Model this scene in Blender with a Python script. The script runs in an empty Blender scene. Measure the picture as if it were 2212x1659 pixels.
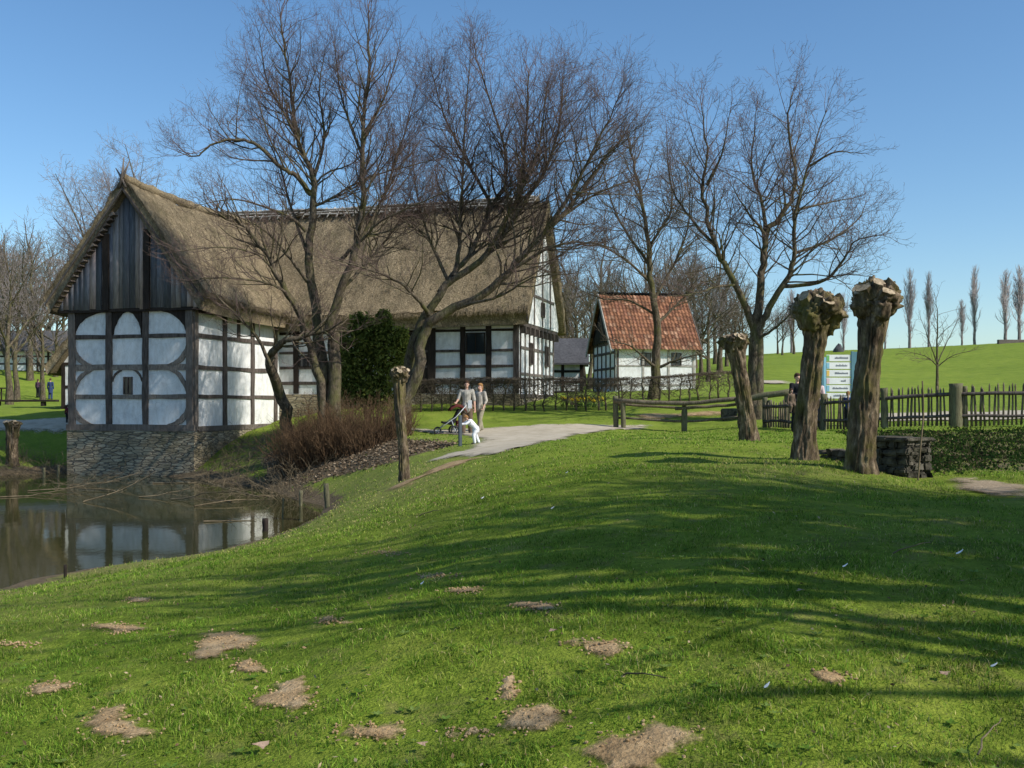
import bpy, bmesh, math, random
import numpy as np
from mathutils import Vector, Matrix, geometry, noise as mnoise

R = math.radians
scene = bpy.context.scene
COL = scene.collection
F, CX, HY, CAMZ = 2200.0, 1106.0, 870.0, 1.6      # lens, principal column, horizon row and eye height
WATER = -1.2

# ------------------------------------------------------------------ helpers
def pt(x, y, Y):
    return Vector(((x-CX)/F*Y, Y, CAMZ+(HY-y)/F*Y))

def vnoise(x, y, seed=0):
    xi = np.floor(x).astype(np.int64); yi = np.floor(y).astype(np.int64)
    fx = x-xi; fy = y-yi
    fx = fx*fx*(3-2*fx); fy = fy*fy*(3-2*fy)
    def h(a, b):
        n = (a*374761393 + b*668265263 + seed*1442695) & 0x7fffffff
        n = ((n ^ (n >> 13))*1274126177) & 0x7fffffff
        n = (n ^ (n >> 16)) & 0xffff
        return n/65535.0
    return ((h(xi, yi)*(1-fx)+h(xi+1, yi)*fx)*(1-fy) + (h(xi, yi+1)*(1-fx)+h(xi+1, yi+1)*fx)*fy)*2-1

# terrain: measured spot heights, thin plate spline between them  (column, distance, row)
SPOT = [
 (1106,4.46,1660),(0,4.6,1700),(2212,4.4,1620),(1106,7,1300),(1106,11,1112),(1106,14.5,1036),(1106,20,990),(1025,28,963),
 (863,6.2,1400),(863,10,1208),(863,15,1107),(863,23,1042),(863,27,1006),(860,31,958),
 (600,6,1470),(600,10,1262),(600,15,1180),(600,19.5,1158),(600,22.3,1150),(640,23.4,1134),(700,27.6,1095),(640,29.5,1079),(590,32.4,1061),(430,36.6,1040),
 (0,5.5,1575),(0,8,1400),(0,11,1312),(0,15.5,1267),(300,10,1296),(300,14,1236),(300,17.9,1215),
 (1700,15,992),(1700,10,1086),(1700,7,1238),(1700,5,1486),(1858,13.4,1018),(1735,15,990),(1615,20.6,950),
 (2212,12,1055),(2212,8,1178),(2212,5,1486),(2000,13.2,1045),(2212,13.5,1035),
 (1000,34.5,936),(1320,36,923),(1320,34,932),(1480,35.5,930),(860,36,930),(900,41,886),(1130,41,884),(1320,41,884),(1590,42,862),(1500,39,895),
 (1650,33,925),(1775,30.5,932),(1900,29,925),(2065,28,922),(2260,27.5,922),(1900,22,955),(2212,20,975),(2212,16,1015),(1500,28,940),
 (1115,42.8,874),(700,44,890),(592,44.6,912),(530,42,938),(480,40.3,968),(430,38.8,1010),
 (700,31,1022),(700,35,972),(640,33,1022),(790,33,968),(850,33,948),(780,28,1036),
 (60,39.6,1027),(145,40.5,1028),(60,42,975),(60,44,930),(0,45,915),(150,45,917),(60,47,905),(-300,45,915),(-300,38,1035),
 (60,60,878),(60,85,861),(20,100,800),(0,140,740),(200,100,815),(300,140,770),(-400,100,800),(500,60,872),(500,100,850),
 (1370,58,845),(1200,65,850),(1106,120,846),(1106,200,838),
 (1640,60,838),(1640,70,828),(1950,38,904),(1950,45,886),(1950,70,842),(1950,100,797),(1640,100,793),(2212,70,838),(2212,45,890),
 (1640,140,766),(1900,140,757),(2212,140,739),(2700,140,722),(1640,200,778),(2212,200,765),(2700,200,760),(1400,140,790),
 (0,600,858),(1106,600,862),(2212,600,852),
]
_c = [((x-CX)/F*Y, Y, -(y-HY)/F*Y) for x, Y, y in SPOT]
_c += [(0,-4,-1.62),(8,-4,-1.45),(-8,-4,-1.9),(14,3,-1.2),(25,3,-1.0),(30,16,-.6),(-12,3,-2.5),(-30,3,-3.0),(20,28,-.5),(35,28,0),
       (-14,25,-3.7),(-10,31,-3.5),(-19,35,-3.4),(-28,26,-3.6),(-20,18,-3.6),(-12.5,17.6,-3.4),(-8.5,26,-3.4),(-15,36.5,-3.4),(-18,12,-3.2)]
_c = np.array(_c)
def _warp(X, Y):
    Y = np.maximum(Y, -4.5)
    return np.stack([X/(Y+8)*2.2, np.log(Y+8)*1.6], -1)
_q = _warp(_c[:,0], _c[:,1])
def _U(d2): return np.where(d2 < 1e-12, 0, .5*d2*np.log(d2+1e-20))
_n = len(_c)
_A = np.zeros((_n+3, _n+3))
_A[:_n,:_n] = _U(((_q[:,None]-_q[None])**2).sum(-1)) + np.eye(_n)*2e-4
_A[:_n,_n] = 1; _A[:_n,_n+1:] = _q; _A[_n,:_n] = 1; _A[_n+1:,:_n] = _q.T
_w = np.linalg.solve(_A, np.concatenate([_c[:,2], np.zeros(3)]))
def ground_np(X, Y):
    X = np.atleast_1d(np.asarray(X, float)); Y = np.atleast_1d(np.asarray(Y, float))
    out = np.empty(len(X))
    for i in range(0, len(X), 20000):
        q = _warp(X[i:i+20000], Y[i:i+20000])
        out[i:i+20000] = _U(((q[:,None]-_q[None])**2).sum(-1)) @ _w[:_n] + _w[_n] + q @ _w[_n+1:]
    out += CAMZ
    out += .04*vnoise(X*.8, Y*.8, 3) + .02*vnoise(X*2.3, Y*2.3, 7)
    return out
def ground(X, Y): return float(ground_np([X], [Y])[0])
def G(x, Y, dz=0.0):
    X = (x-CX)/F*Y
    return Vector((X, Y, ground(X, Y)+dz))
_ys = np.exp(np.linspace(math.log(3.2), math.log(220), 900))
def hit(x, y):
    X = (x-CX)/F*_ys
    d = CAMZ+(HY-y)/F*_ys - ground_np(X, _ys)
    k = np.where(d < 0)[0]
    k = int(k[0]) if len(k) else len(_ys)-1
    return Vector((X[k], _ys[k], ground(X[k], _ys[k])))

# ------------------------------------------------------------------ objects
def tag(o, label=None, cat=None, group=None, kind=None):
    if label: o['label'] = label
    if cat: o['category'] = cat
    if group: o['group'] = group
    if kind: o['kind'] = kind
    return o
def thing(name, label, cat, loc=(0,0,0), group=None):
    o = bpy.data.objects.new(name, None); COL.objects.link(o)
    o.empty_display_size = .2
    o.location = loc
    return tag(o, label, cat, group)
def add(name, me, m=None, parent=None, smooth=False):
    if isinstance(me, bmesh.types.BMesh):
        bm = me; me = bpy.data.meshes.new(name); bm.to_mesh(me); bm.free()
    me.name = name
    if m is not None:
        if len(me.materials): me.materials.clear()
        for k in (m if isinstance(m, (list, tuple)) else [m]): me.materials.append(k)
    if smooth: me.polygons.foreach_set('use_smooth', [True]*len(me.polygons))
    o = bpy.data.objects.new(name, me); COL.objects.link(o)
    if parent is not None:
        o.parent = parent
        L = Vector(parent.location); p = parent
        while p.parent is not None:
            p = p.parent; 
            if p.type == 'EMPTY': L = Vector(p.location)
        if parent.type == 'EMPTY': o.matrix_parent_inverse = Matrix.Translation(-L)
    return o
def copy_tree(o, loc=None, rz=None, sc=None, parent=None):
    c = o.copy(); COL.objects.link(c)
    if parent is not None: c.parent = parent
    if loc is not None: c.location = loc
    if rz is not None: c.rotation_euler = (0, 0, rz)
    if sc is not None: c.scale = sc if hasattr(sc, '__len__') else (sc, sc, sc)
    for ch in o.children: copy_tree(ch, parent=c)
    return c
def mesh_np(name, V, faces, colors=None):
    """faces: list of int arrays (n,k)"""
    me = bpy.data.meshes.new(name)
    V = np.ascontiguousarray(V, np.float32)
    me.vertices.add(len(V)); me.vertices.foreach_set('co', V.ravel())
    faces = [np.asarray(f, np.int32) for f in faces if len(f)]
    li = np.concatenate([f.ravel() for f in faces])
    tot = np.concatenate([np.full(len(f), f.shape[1], np.int32) for f in faces])
    me.loops.add(len(li)); me.loops.foreach_set('vertex_index', li)
    me.polygons.add(len(tot))
    me.polygons.foreach_set('loop_start', np.concatenate([[0], np.cumsum(tot)[:-1]]).astype(np.int32))
    me.polygons.foreach_set('loop_total', tot)
    me.update(calc_edges=True)
    if colors is not None:
        a = me.color_attributes.new('Col', 'FLOAT_COLOR', 'POINT')
        c = np.ones((len(V), 4), np.float32); c[:,:colors.shape[1]] = colors
        a.data.foreach_set('color', c.ravel())
    return me
def tubes(polys, sides=3, cap=False):
    """polys: list of (pts list, radii list) -> V, quads"""
    byn = {}
    for p, r in polys: byn.setdefault(len(p), []).append((p, r))
    Vs, Fs, off, caps = [], [], 0, []
    for n, L in byn.items():
        P = np.array([a for a, _ in L], float); Rr = np.array([b for _, b in L], float)
        m = len(P)
        T = np.gradient(P, axis=1); T /= np.linalg.norm(T, axis=2, keepdims=True)+1e-9
        ref = np.where(np.abs(T[:,:1,2:3]) > .8, np.array([1.,.13,0]), np.array([.1,.07,1.]))
        N = np.cross(T, np.broadcast_to(ref, T.shape)); N /= np.linalg.norm(N, axis=2, keepdims=True)+1e-9
        B = np.cross(T, N)
        a = np.arange(sides)*2*math.pi/sides
        V = P[:,:,None] + Rr[:,:,None,None]*(N[:,:,None]*np.cos(a)[None,None,:,None] + B[:,:,None]*np.sin(a)[None,None,:,None])
        idx = np.arange(m*n*sides).reshape(m, n, sides)+off
        q = np.stack([idx[:,:-1], np.roll(idx[:,:-1], -1, 2), np.roll(idx[:,1:], -1, 2), idx[:,1:]], -1).reshape(-1, 4)
        Vs.append(V.reshape(-1, 3)); Fs.append(q); off += m*n*sides
        if cap: caps.append(idx[:,-1]); caps.append(idx[:,0,::-1])
    return np.concatenate(Vs), [np.concatenate(Fs)] + ([np.concatenate(caps)] if cap else [])
def tube_mesh(name, polys, sides=8, cap=True):
    V, Fq = tubes(polys, sides, cap)
    return mesh_np(name, V, Fq)
def box_bm(bm, c, jit=0.0, rng=random):
    vs = [bm.verts.new(Vector(p)+Vector((rng.uniform(-jit,jit),)*3)) for p in c]
    fs = []
    for f in ((0,3,2,1),(4,5,6,7),(0,1,5,4),(1,2,6,5),(2,3,7,6),(3,0,4,7)):
        fs.append(bm.faces.new([vs[i] for i in f]))
    return vs, fs
def box(name, lo, hi, m, parent=None, bev=0.01, jit=0, rot=None, loc=None):
    bm = bmesh.new()
    x0,y0,z0 = lo; x1,y1,z1 = hi
    box_bm(bm, [(x0,y0,z0),(x1,y0,z0),(x1,y1,z0),(x0,y1,z0),(x0,y0,z1),(x1,y0,z1),(x1,y1,z1),(x0,y1,z1)], jit)
    if bev: bmesh.ops.bevel(bm, geom=bm.edges[:], offset=bev, segments=1, affect='EDGES')
    bmesh.ops.recalc_face_normals(bm, faces=bm.faces[:])
    if rot is not None: bm.transform(Matrix.Rotation(rot, 4, 'Z'))
    if loc is not None: bm.transform(Matrix.Translation(loc))
    return add(name, bm, m, parent)
def spline(P, n):
    """Catmull-Rom through tuples P of any dimension, n points"""
    P = np.array(P, float)
    if len(P) == 2: return P[0]+(P[1]-P[0])*np.linspace(0,1,n)[:,None]
    Q = np.concatenate([[2*P[0]-P[1]], P, [2*P[-1]-P[-2]]])
    out = []
    for t in np.linspace(0, len(P)-1-1e-6, n):
        i = int(t); f = t-i
        a, b, c, d = Q[i:i+4]
        out.append(.5*((2*b)+(c-a)*f+(2*a-5*b+4*c-d)*f*f+(3*b-a-3*c+d)*f**3))
    return np.array(out)

# ------------------------------------------------------------------ materials
class NT:
    def __init__(s, name):
        s.m = bpy.data.materials.new(name); s.m.use_nodes = True
        s.t = s.m.node_tree; s.t.nodes.clear()
        s.out = s.n('ShaderNodeOutputMaterial')
    def n(s, t, inp=None, **kw):
        x = s.t.nodes.new(t)
        for k, v in kw.items(): setattr(x, k, v)
        for k, v in (inp or {}).items():
            if isinstance(v, bpy.types.NodeSocket): s.t.links.new(v, x.inputs[k])
            else: x.inputs[k].default_value = v
        return x
    def coord(s, stretch=(1,1,1)):
        c = s.n('ShaderNodeTexCoord')
        return s.n('ShaderNodeMapping', {'Vector': c.outputs['Object'], 'Scale': stretch}).outputs[0]
    def noise(s, vec, scale, detail=5, rough=.6, out=0):
        return s.n('ShaderNodeTexNoise', {'Vector': vec, 'Scale': scale, 'Detail': detail, 'Roughness': rough}).outputs[out]
    def ramp(s, fac, stops):
        r = s.n('ShaderNodeValToRGB', {'Fac': fac})
        e = r.color_ramp.elements
        while len(e) < len(stops): e.new(.5)
        for k, (p, c) in zip(e, stops): k.position = p; k.color = (*c, 1) if len(c) == 3 else c
        return r.outputs[0]
    def mix(s, fac, a, b, blend='MIX'):
        x = s.n('ShaderNodeMix', data_type='RGBA', blend_type=blend)
        for i, v in ((0, fac), (6, a), (7, b)):
            if isinstance(v, bpy.types.NodeSocket): s.t.links.new(v, x.inputs[i])
            else: x.inputs[i].default_value = v if i == 0 else ((*v, 1) if len(v) == 3 else v)
        return x.outputs[2]
    def math(s, op, a, b=0.0):
        x = s.n('ShaderNodeMath', operation=op)
        for i, v in ((0, a), (1, b)):
            if isinstance(v, bpy.types.NodeSocket): s.t.links.new(v, x.inputs[i])
            else: x.inputs[i].default_value = v
        return x.outputs[0]
    def bump(s, h, strength=.5, dist=.05):
        return s.n('ShaderNodeBump', {'Height': h, 'Strength': strength, 'Distance': dist}).outputs[0]
    def finish(s, color, rough=.9, normal=None, spec=.2, **kw):
        i = {'Base Color': color if isinstance(color, bpy.types.NodeSocket) else (*color, 1), 'Roughness': rough, 'Specular IOR Level': spec}
        if normal is not None: i['Normal'] = normal
        i.update(kw)
        b = s.n('ShaderNodeBsdfPrincipled', i)
        s.t.links.new(b.outputs[0], s.out.inputs[0])
        return s.m
def sm(c, k): return tuple(min(1, v*k) for v in c)
def proc(name, c, var=.35, scale=6, stretch=(1,1,1), rough=.9, bump=.4, bscale=None, c2=None, bdist=.03, spec=.15, big=.5):
    t = NT(name); v = t.coord(stretch)
    n1 = t.noise(v, scale, 6)
    a, b = (sm(c, 1-var), c2 or sm(c, 1+var))
    col = t.ramp(n1, [(.3, a), (.7, b)])
    n2 = t.noise(t.coord(), big, 3)
    col = t.mix(.45, col, t.ramp(n2, [(.35, (.55,.55,.55)), (.65, (1.25,1.2,1.15))]), 'MULTIPLY')
    nb = t.noise(v, bscale or scale*3, 6)
    return t.finish(col, rough, t.bump(nb, bump, bdist) if bump else None, spec)
def attr_mat(name, var=.25, scale=20, stretch=(1,1,1), rough=.85, bump=.3, bdist=.01, transl=0.0):
    t = NT(name); a = t.n('ShaderNodeAttribute', attribute_name='Col').outputs[0]
    v = t.coord(stretch); n1 = t.noise(v, scale, 5)
    col = t.mix(1, a, t.ramp(n1, [(.3, (1-var,)*3), (.7, (1+var,)*3)]), 'MULTIPLY')
    nb = t.bump(n1, bump, bdist) if bump else None
    if not transl: return t.finish(col, rough, nb, .15)
    d = t.n('ShaderNodeBsdfDiffuse', {'Color': col}); tr = t.n('ShaderNodeBsdfTranslucent', {'Color': col})
    x = t.n('ShaderNodeMixShader', {0: transl}); t.t.links.new(d.outputs[0], x.inputs[1]); t.t.links.new(tr.outputs[0], x.inputs[2])
    t.t.links.new(x.outputs[0], t.out.inputs[0])
    return t.m
M = {}
def fringe(t, shader_mat, scale, soft):
    """let the turf below show through along a ragged edge (attribute Col = distance from the outline)"""
    b = [n for n in t.t.nodes if n.type == 'BSDF_PRINCIPLED'][0]
    a = t.n('ShaderNodeSeparateColor', {0: t.n('ShaderNodeAttribute', attribute_name='Col').outputs[0]}).outputs[0]
    v = t.coord(); n = t.math('ADD', t.math('MULTIPLY', t.noise(v, scale, 7, .75), 1.0), t.math('MULTIPLY', t.noise(v, scale*7, 4, .7), .7))
    al = t.ramp(t.math('ADD', t.math('MULTIPLY', a, soft), t.math('SUBTRACT', n, 1.0)), [(.2, (0,0,0)), (.62, (1,1,1))])
    tr = t.n('ShaderNodeBsdfTransparent'); x = t.n('ShaderNodeMixShader', {0: al})
    t.t.links.new(tr.outputs[0], x.inputs[1]); t.t.links.new(b.outputs[0], x.inputs[2]); t.t.links.new(x.outputs[0], t.out.inputs[0])
    return t.m
def build_materials():
    M['timber'] = proc('weathered_timber', (.075,.058,.046), .4, 5, (3,3,.5), bump=.5, c2=(.15,.125,.11))
    M['timber_dark'] = proc('dark_timber', (.035,.027,.022), .4, 5, (3,3,.5), bump=.5)
    M['timber_grey'] = proc('grey_timber', (.16,.135,.115), .4, 5, (3,3,.6), bump=.5)
    M['lath'] = proc('bleached_lath', (.36,.33,.28), .3, 6, bump=.4, c2=(.5,.47,.42))
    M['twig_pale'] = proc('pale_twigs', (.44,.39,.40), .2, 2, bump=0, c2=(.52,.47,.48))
    M['post_wood'] = proc('post_wood', (.16,.14,.09), .45, 8, (4,4,.6), bump=.7, c2=(.22,.21,.12))
    M['picket'] = proc('split_wood', (.13,.10,.07), .5, 8, (4,4,.5), bump=.6, c2=(.27,.225,.155), big=3)
    # plaster: faint stains, slightly uneven
    t = NT('lime_plaster'); v = t.coord()
    n = t.noise(v, 1.3, 6, .65); n2 = t.noise(t.coord((2.6,2.6,1.1)), 2.2, 6, .7)
    col = t.ramp(n, [(.3, (.60,.61,.61)), (.5, (.80,.80,.78)), (.8, (.85,.84,.81))])
    col = t.mix(.4, col, t.ramp(n2, [(.40, (.62,.58,.52)), (.60, (1,1,1))]), 'MULTIPLY')
    ck = t.n('ShaderNodeTexVoronoi', {'Vector': t.mix(.12, v, t.n('ShaderNodeTexNoise', {'Vector': v, 'Scale': 3.0}).outputs[1]), 'Scale': 1.9}, feature='DISTANCE_TO_EDGE').outputs[0]
    col = t.mix(t.math('MULTIPLY', t.ramp(ck, [(.0, (1,1,1)), (.012, (0,0,0))]), .35), col, (.3,.28,.25))
    M['plaster'] = t.finish(col, .95, t.bump(t.noise(v, 9, 6), .25, .02), .1)
    # thatch
    t = NT('thatch'); v = t.coord((1,1,1))
    n = t.noise(t.coord((6,6,1.6)), 5, 8, .75); n2 = t.noise(t.coord((1.6,1.6,.8)), .9, 7, .75); n3 = t.noise(v, 13, 5, .7)
    col = t.ramp(n, [(.25, (.07,.052,.033)), (.48, (.27,.212,.135)), (.72, (.54,.445,.295))])
    col = t.mix(.6, col, t.ramp(n2, [(.34, (.35,.35,.33)), (.66, (1.4,1.36,1.28))]), 'MULTIPLY')
    col = t.mix(.5, col, t.ramp(n3, [(.38, (.35,.35,.35)), (.62, (1.45,1.45,1.45))]), 'MULTIPLY')
    nm = t.noise(v, 1.4, 6)
    col = t.mix(t.math('MULTIPLY', t.ramp(nm, [(.56, (0,0,0)), (.72, (1,1,1))]), .35), col, (.09,.10,.035))
    M['thatch'] = t.finish(col, .95, t.bump(t.math('ADD', n, n3), .9, .08), .05)
    # rubble masonry
    t = NT('rubble_stone'); v = t.coord((1.5,1.5,6.5))
    w = t.mix(.06, v, t.n('ShaderNodeTexNoise', {'Vector': v, 'Scale': 2.0}).outputs[1])
    vo = t.n('ShaderNodeTexVoronoi', {'Vector': w, 'Scale': 1.7}, feature='DISTANCE_TO_EDGE').outputs[0]
    vc = t.n('ShaderNodeTexVoronoi', {'Vector': w, 'Scale': 1.7}).outputs['Color']
    hue = t.ramp(t.n('ShaderNodeSeparateColor', {0: vc}).outputs[0], [(0, (.27,.215,.14)), (.5, (.38,.31,.21)), (1, (.47,.395,.28))])
    hue = t.mix(.5, hue, t.ramp(t.noise(t.coord(), 14, 6), [(.3, (.5,.5,.48)), (.7, (1.3,1.3,1.25))]), 'MULTIPLY')
    edge = t.ramp(vo, [(.02, (0,0,0)), (.09, (1,1,1))])
    col = t.mix(edge, (.13,.12,.10), hue)
    moss = t.ramp(t.noise(t.coord(), 1.1, 5), [(.5, (0,0,0)), (.7, (1,1,1))])
    col = t.mix(t.math('MULTIPLY', moss, .4), col, (.09,.10,.04))
    M['stone'] = t.finish(col, .95, t.bump(t.math('ADD', edge, t.math('MULTIPLY', t.noise(t.coord(), 22, 5), .6)), .8, .05), .1)
    M['stone_loose'] = proc('dry_stone', (.06,.052,.038), .6, 9, bump=.9, bdist=.03, c2=(.16,.145,.11), big=2.5)
    M['board'] = attr_mat('gable_boards', .4, 7, (5,5,.35), .9, .5)
    M['tile'] = attr_mat('clay_tiles', .45, 9, (1,1,1), .85, .3)
    # water: murky, still
    t = NT('pond_water'); v = t.coord((1,.55,1))
    h = t.math('ADD', t.noise(v, 2.2, 3, .5), t.math('MULTIPLY', t.noise(v, 9, 2), .25))
    M['water'] = t.finish(t.ramp(t.noise(v, .35, 4), [(.35, (.03,.031,.010)), (.7, (.055,.052,.018))]), .045, t.bump(h, .1, .02), .36, IOR=1.33)
    M['dark'] = proc('dark_interior', (.012,.011,.011), .3, 3, bump=0)
    t = NT('window_glass'); M['glass'] = t.finish((.02,.024,.028), .08, None, .5)
    # path gravel
    t = NT('path_gravel'); v = t.coord()
    col = t.ramp(t.noise(v, 2.2, 7, .7), [(.25, (.33,.28,.20)), (.5, (.46,.395,.295)), (.75, (.54,.475,.37))])
    col = t.mix(.5, col, t.ramp(t.noise(v, 40, 4), [(.3, (.85,.85,.85)), (.7, (1.1,1.1,1.1))]), 'MULTIPLY')
    t.finish(col, .95, t.bump(t.noise(v, 30, 5), .25, .02), .1); M['gravel'] = fringe(t, 0, 2.2, 1.0)
    # bare soil
    t = NT('bare_soil'); v = t.coord()
    col = t.ramp(t.noise(v, 5, 8, .7), [(.25, (.21,.13,.062)), (.5, (.42,.285,.15)), (.75, (.62,.46,.27))])
    col = t.mix(.5, col, t.ramp(t.noise(v, 55, 4), [(.3, (.5,.5,.5)), (.7, (1.3,1.3,1.3))]), 'MULTIPLY')
    t.finish(col, .97, t.bump(t.math('ADD', t.noise(v, 40, 5), t.noise(v, 9, 5)), .9, .02), .05); M['soil'] = fringe(t, 0, 7, 1.0)
    t = NT('leaf_litter'); v = t.coord()
    col = t.ramp(t.noise(v, 9, 8, .75), [(.25, (.045,.03,.02)), (.5, (.13,.085,.055)), (.75, (.25,.175,.115))])
    t.finish(col, .97, t.bump(t.noise(v, 25, 6), 1, .04), .05); M['litter'] = fringe(t, 0, 3, 1.0)
    t = NT('wood_chips'); v = t.coord()
    col = t.ramp(t.noise(t.coord((1,3,1)), 14, 8, .75), [(.25, (.17,.12,.07)), (.5, (.36,.27,.175)), (.75, (.55,.44,.31))])
    t.finish(col, .97, t.bump(t.noise(v, 30, 6), 1, .03), .05); M['chips'] = fringe(t, 0, 5, 1.0)
    # turf
    t = NT('turf'); v = t.coord()
    a = t.n('ShaderNodeAttribute', attribute_name='Col').outputs[0]
    sep = t.n('ShaderNodeSeparateColor', {0: a})
    g = t.ramp(t.noise(v, 1.1, 8, .7), [(.25, (.085,.125,.018)), (.5, (.185,.245,.033)), (.75, (.29,.32,.06))])
    g = t.mix(.6, g, t.ramp(t.noise(v, 13, 7, .75), [(.3, (.42,.5,.35)), (.7, (1.45,1.4,1.3))]), 'MULTIPLY')
    g = t.mix(.5, g, t.ramp(t.noise(v, 70, 3, .6), [(.3, (.45,.5,.4)), (.7, (1.45,1.4,1.4))]), 'MULTIPLY')
    dry = t.ramp(t.noise(v, 2.6, 8, .72), [(.53, (0,0,0)), (.68, (1,1,1))])
    g = t.mix(t.math('MULTIPLY', dry, .55), g, (.24,.19,.085))
    g = t.mix(t.math('MULTIPLY', sep.outputs[2], t.ramp(t.noise(v, 3, 7, .7), [(.3, (.25,.25,.25)), (.62, (1,1,1))])), g, (.26,.215,.10))
    g = t.mix(.75, g, t.ramp(t.noise(t.coord((.35,1,1)), .16, 7, .7), [(.32, (.62,.70,.6)), (.68, (1.25,1.16,1.1))]), 'MULTIPLY')
    lush = t.mix(.5, g, (.215,.30,.05))
    g = t.mix(sep.outputs[1], g, lush)
    s2 = t.ramp(t.noise(v, 9, 8, .75), [(.25, (.05,.036,.022)), (.5, (.15,.112,.07)), (.75, (.27,.205,.13))])
    edgef = t.math('ADD', sep.outputs[0], t.math('MULTIPLY', t.math('SUBTRACT', t.noise(v, 4, 6, .7), .5), .9))
    col = t.mix(t.ramp(edgef, [(.42, (0,0,0)), (.58, (1,1,1))]), g, s2)
    M['turf'] = t.finish(col, .97, t.bump(t.math('ADD', t.noise(v, 45, 4), t.noise(v, 9, 5)), .9, .03), .05)
    M['grass'] = attr_mat('grass_blades', .2, 30, (1,1,1), .8, 0, transl=.3)
    M['leaf'] = attr_mat('leaves', .3, 12, (1,1,1), .8, 0, transl=.4)
    M['fallen'] = attr_mat('dry_leaf', .3, 60, (1,1,1), .9, 0, transl=.1)
    # bark
    def bark(name, c, moss, c2):
        t = NT(name); v = t.coord((1,1,.35))
        n = t.noise(v, 9, 7, .7); nf = t.noise(v, 24, 5, .7)
        col = t.ramp(n, [(.30, sm(c, .3)), (.5, c), (.70, c2)])
        col = t.mix(.7, col, t.ramp(nf, [(.36, (.3,.3,.3)), (.62, (1.5,1.5,1.5))]), 'MULTIPLY')
        mm = t.ramp(t.noise(t.coord((1,1,.6)), 2.2, 6, .7), [(.47, (0,0,0)), (.66, (1,1,1))])
        col = t.mix(t.math('MULTIPLY', mm, .75), col, moss)
        return t.finish(col, .95, t.bump(n, .9, .04), .1)
    M['bark'] = bark('tree_bark', (.105,.082,.058), (.11,.11,.035), (.20,.16,.115))
    M['bark_willow'] = bark('willow_bark', (.12,.088,.058), (.13,.12,.03), (.34,.26,.175))
    M['twig'] = proc('twigs', (.12,.082,.068), .35, 3, bump=0, c2=(.20,.14,.12))
    M['twig_olive'] = proc('olive_twigs', (.12,.10,.068), .3, 3, bump=0, c2=(.18,.15,.105))
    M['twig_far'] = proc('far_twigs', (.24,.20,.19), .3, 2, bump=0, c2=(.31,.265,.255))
    M['twig_red'] = proc('red_brown_twigs', (.10,.06,.035), .45, 3, bump=0, c2=(.21,.13,.07))
    M['twig_dead'] = proc('dead_twigs', (.13,.10,.06), .4, 3, bump=0, c2=(.24,.19,.12))
    M['cut'] = proc('fresh_cut_wood', (.34,.25,.15), .5, 22, bump=.8, c2=(.62,.50,.34), big=6)
    M['skin'] = proc('skin', (.58,.35,.26), .08, 9, bump=.05, rough=.6)
    for k, c in dict(hair_brown=(.09,.05,.03), hair_fair=(.28,.15,.06), shirt_grey=(.40,.37,.32), beige=(.46,.42,.36), khaki=(.30,.27,.19),
                     white=(.80,.80,.82), brown_cloth=(.14,.10,.07), black_cloth=(.02,.02,.024), blue_cloth=(.035,.055,.14), maroon=(.12,.02,.035),
                     purple=(.10,.05,.09), red_cloth=(.45,.04,.05), wine=(.10,.025,.02), shoe=(.05,.045,.04), paper=(.8,.8,.8)).items():
        M[k] = proc(k, c, .14, 14, bump=.25, bdist=.01, rough=.9, big=4)
    for k, c, r in (('rubber', (.02,.02,.022), .7), ('alu', (.5,.52,.55), .35), ('steel_grey', (.075,.09,.105), .5)):
        M[k] = proc(k, c, .12, 12, bump=.05, rough=r, spec=.5)
    for k, c in dict(sign_white=(.78,.79,.78), sign_blue=(.05,.13,.42), sign_green=(.16,.42,.12), sign_cyan=(.25,.5,.62), sign_teal=(.10,.22,.27),
                     sign_red=(.65,.03,.08), sign_yellow=(.75,.5,.12), sign_pink=(.75,.55,.55), ink=(.22,.22,.24), feather=(.8,.8,.82)).items():
        M[k] = proc(k, c, .05, 5, bump=0, rough=.5, spec=.4)
    M['slate'] = proc('slate_roof', (.085,.085,.09), .4, 7, (1,1,3), bump=.5)
build_materials()
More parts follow.
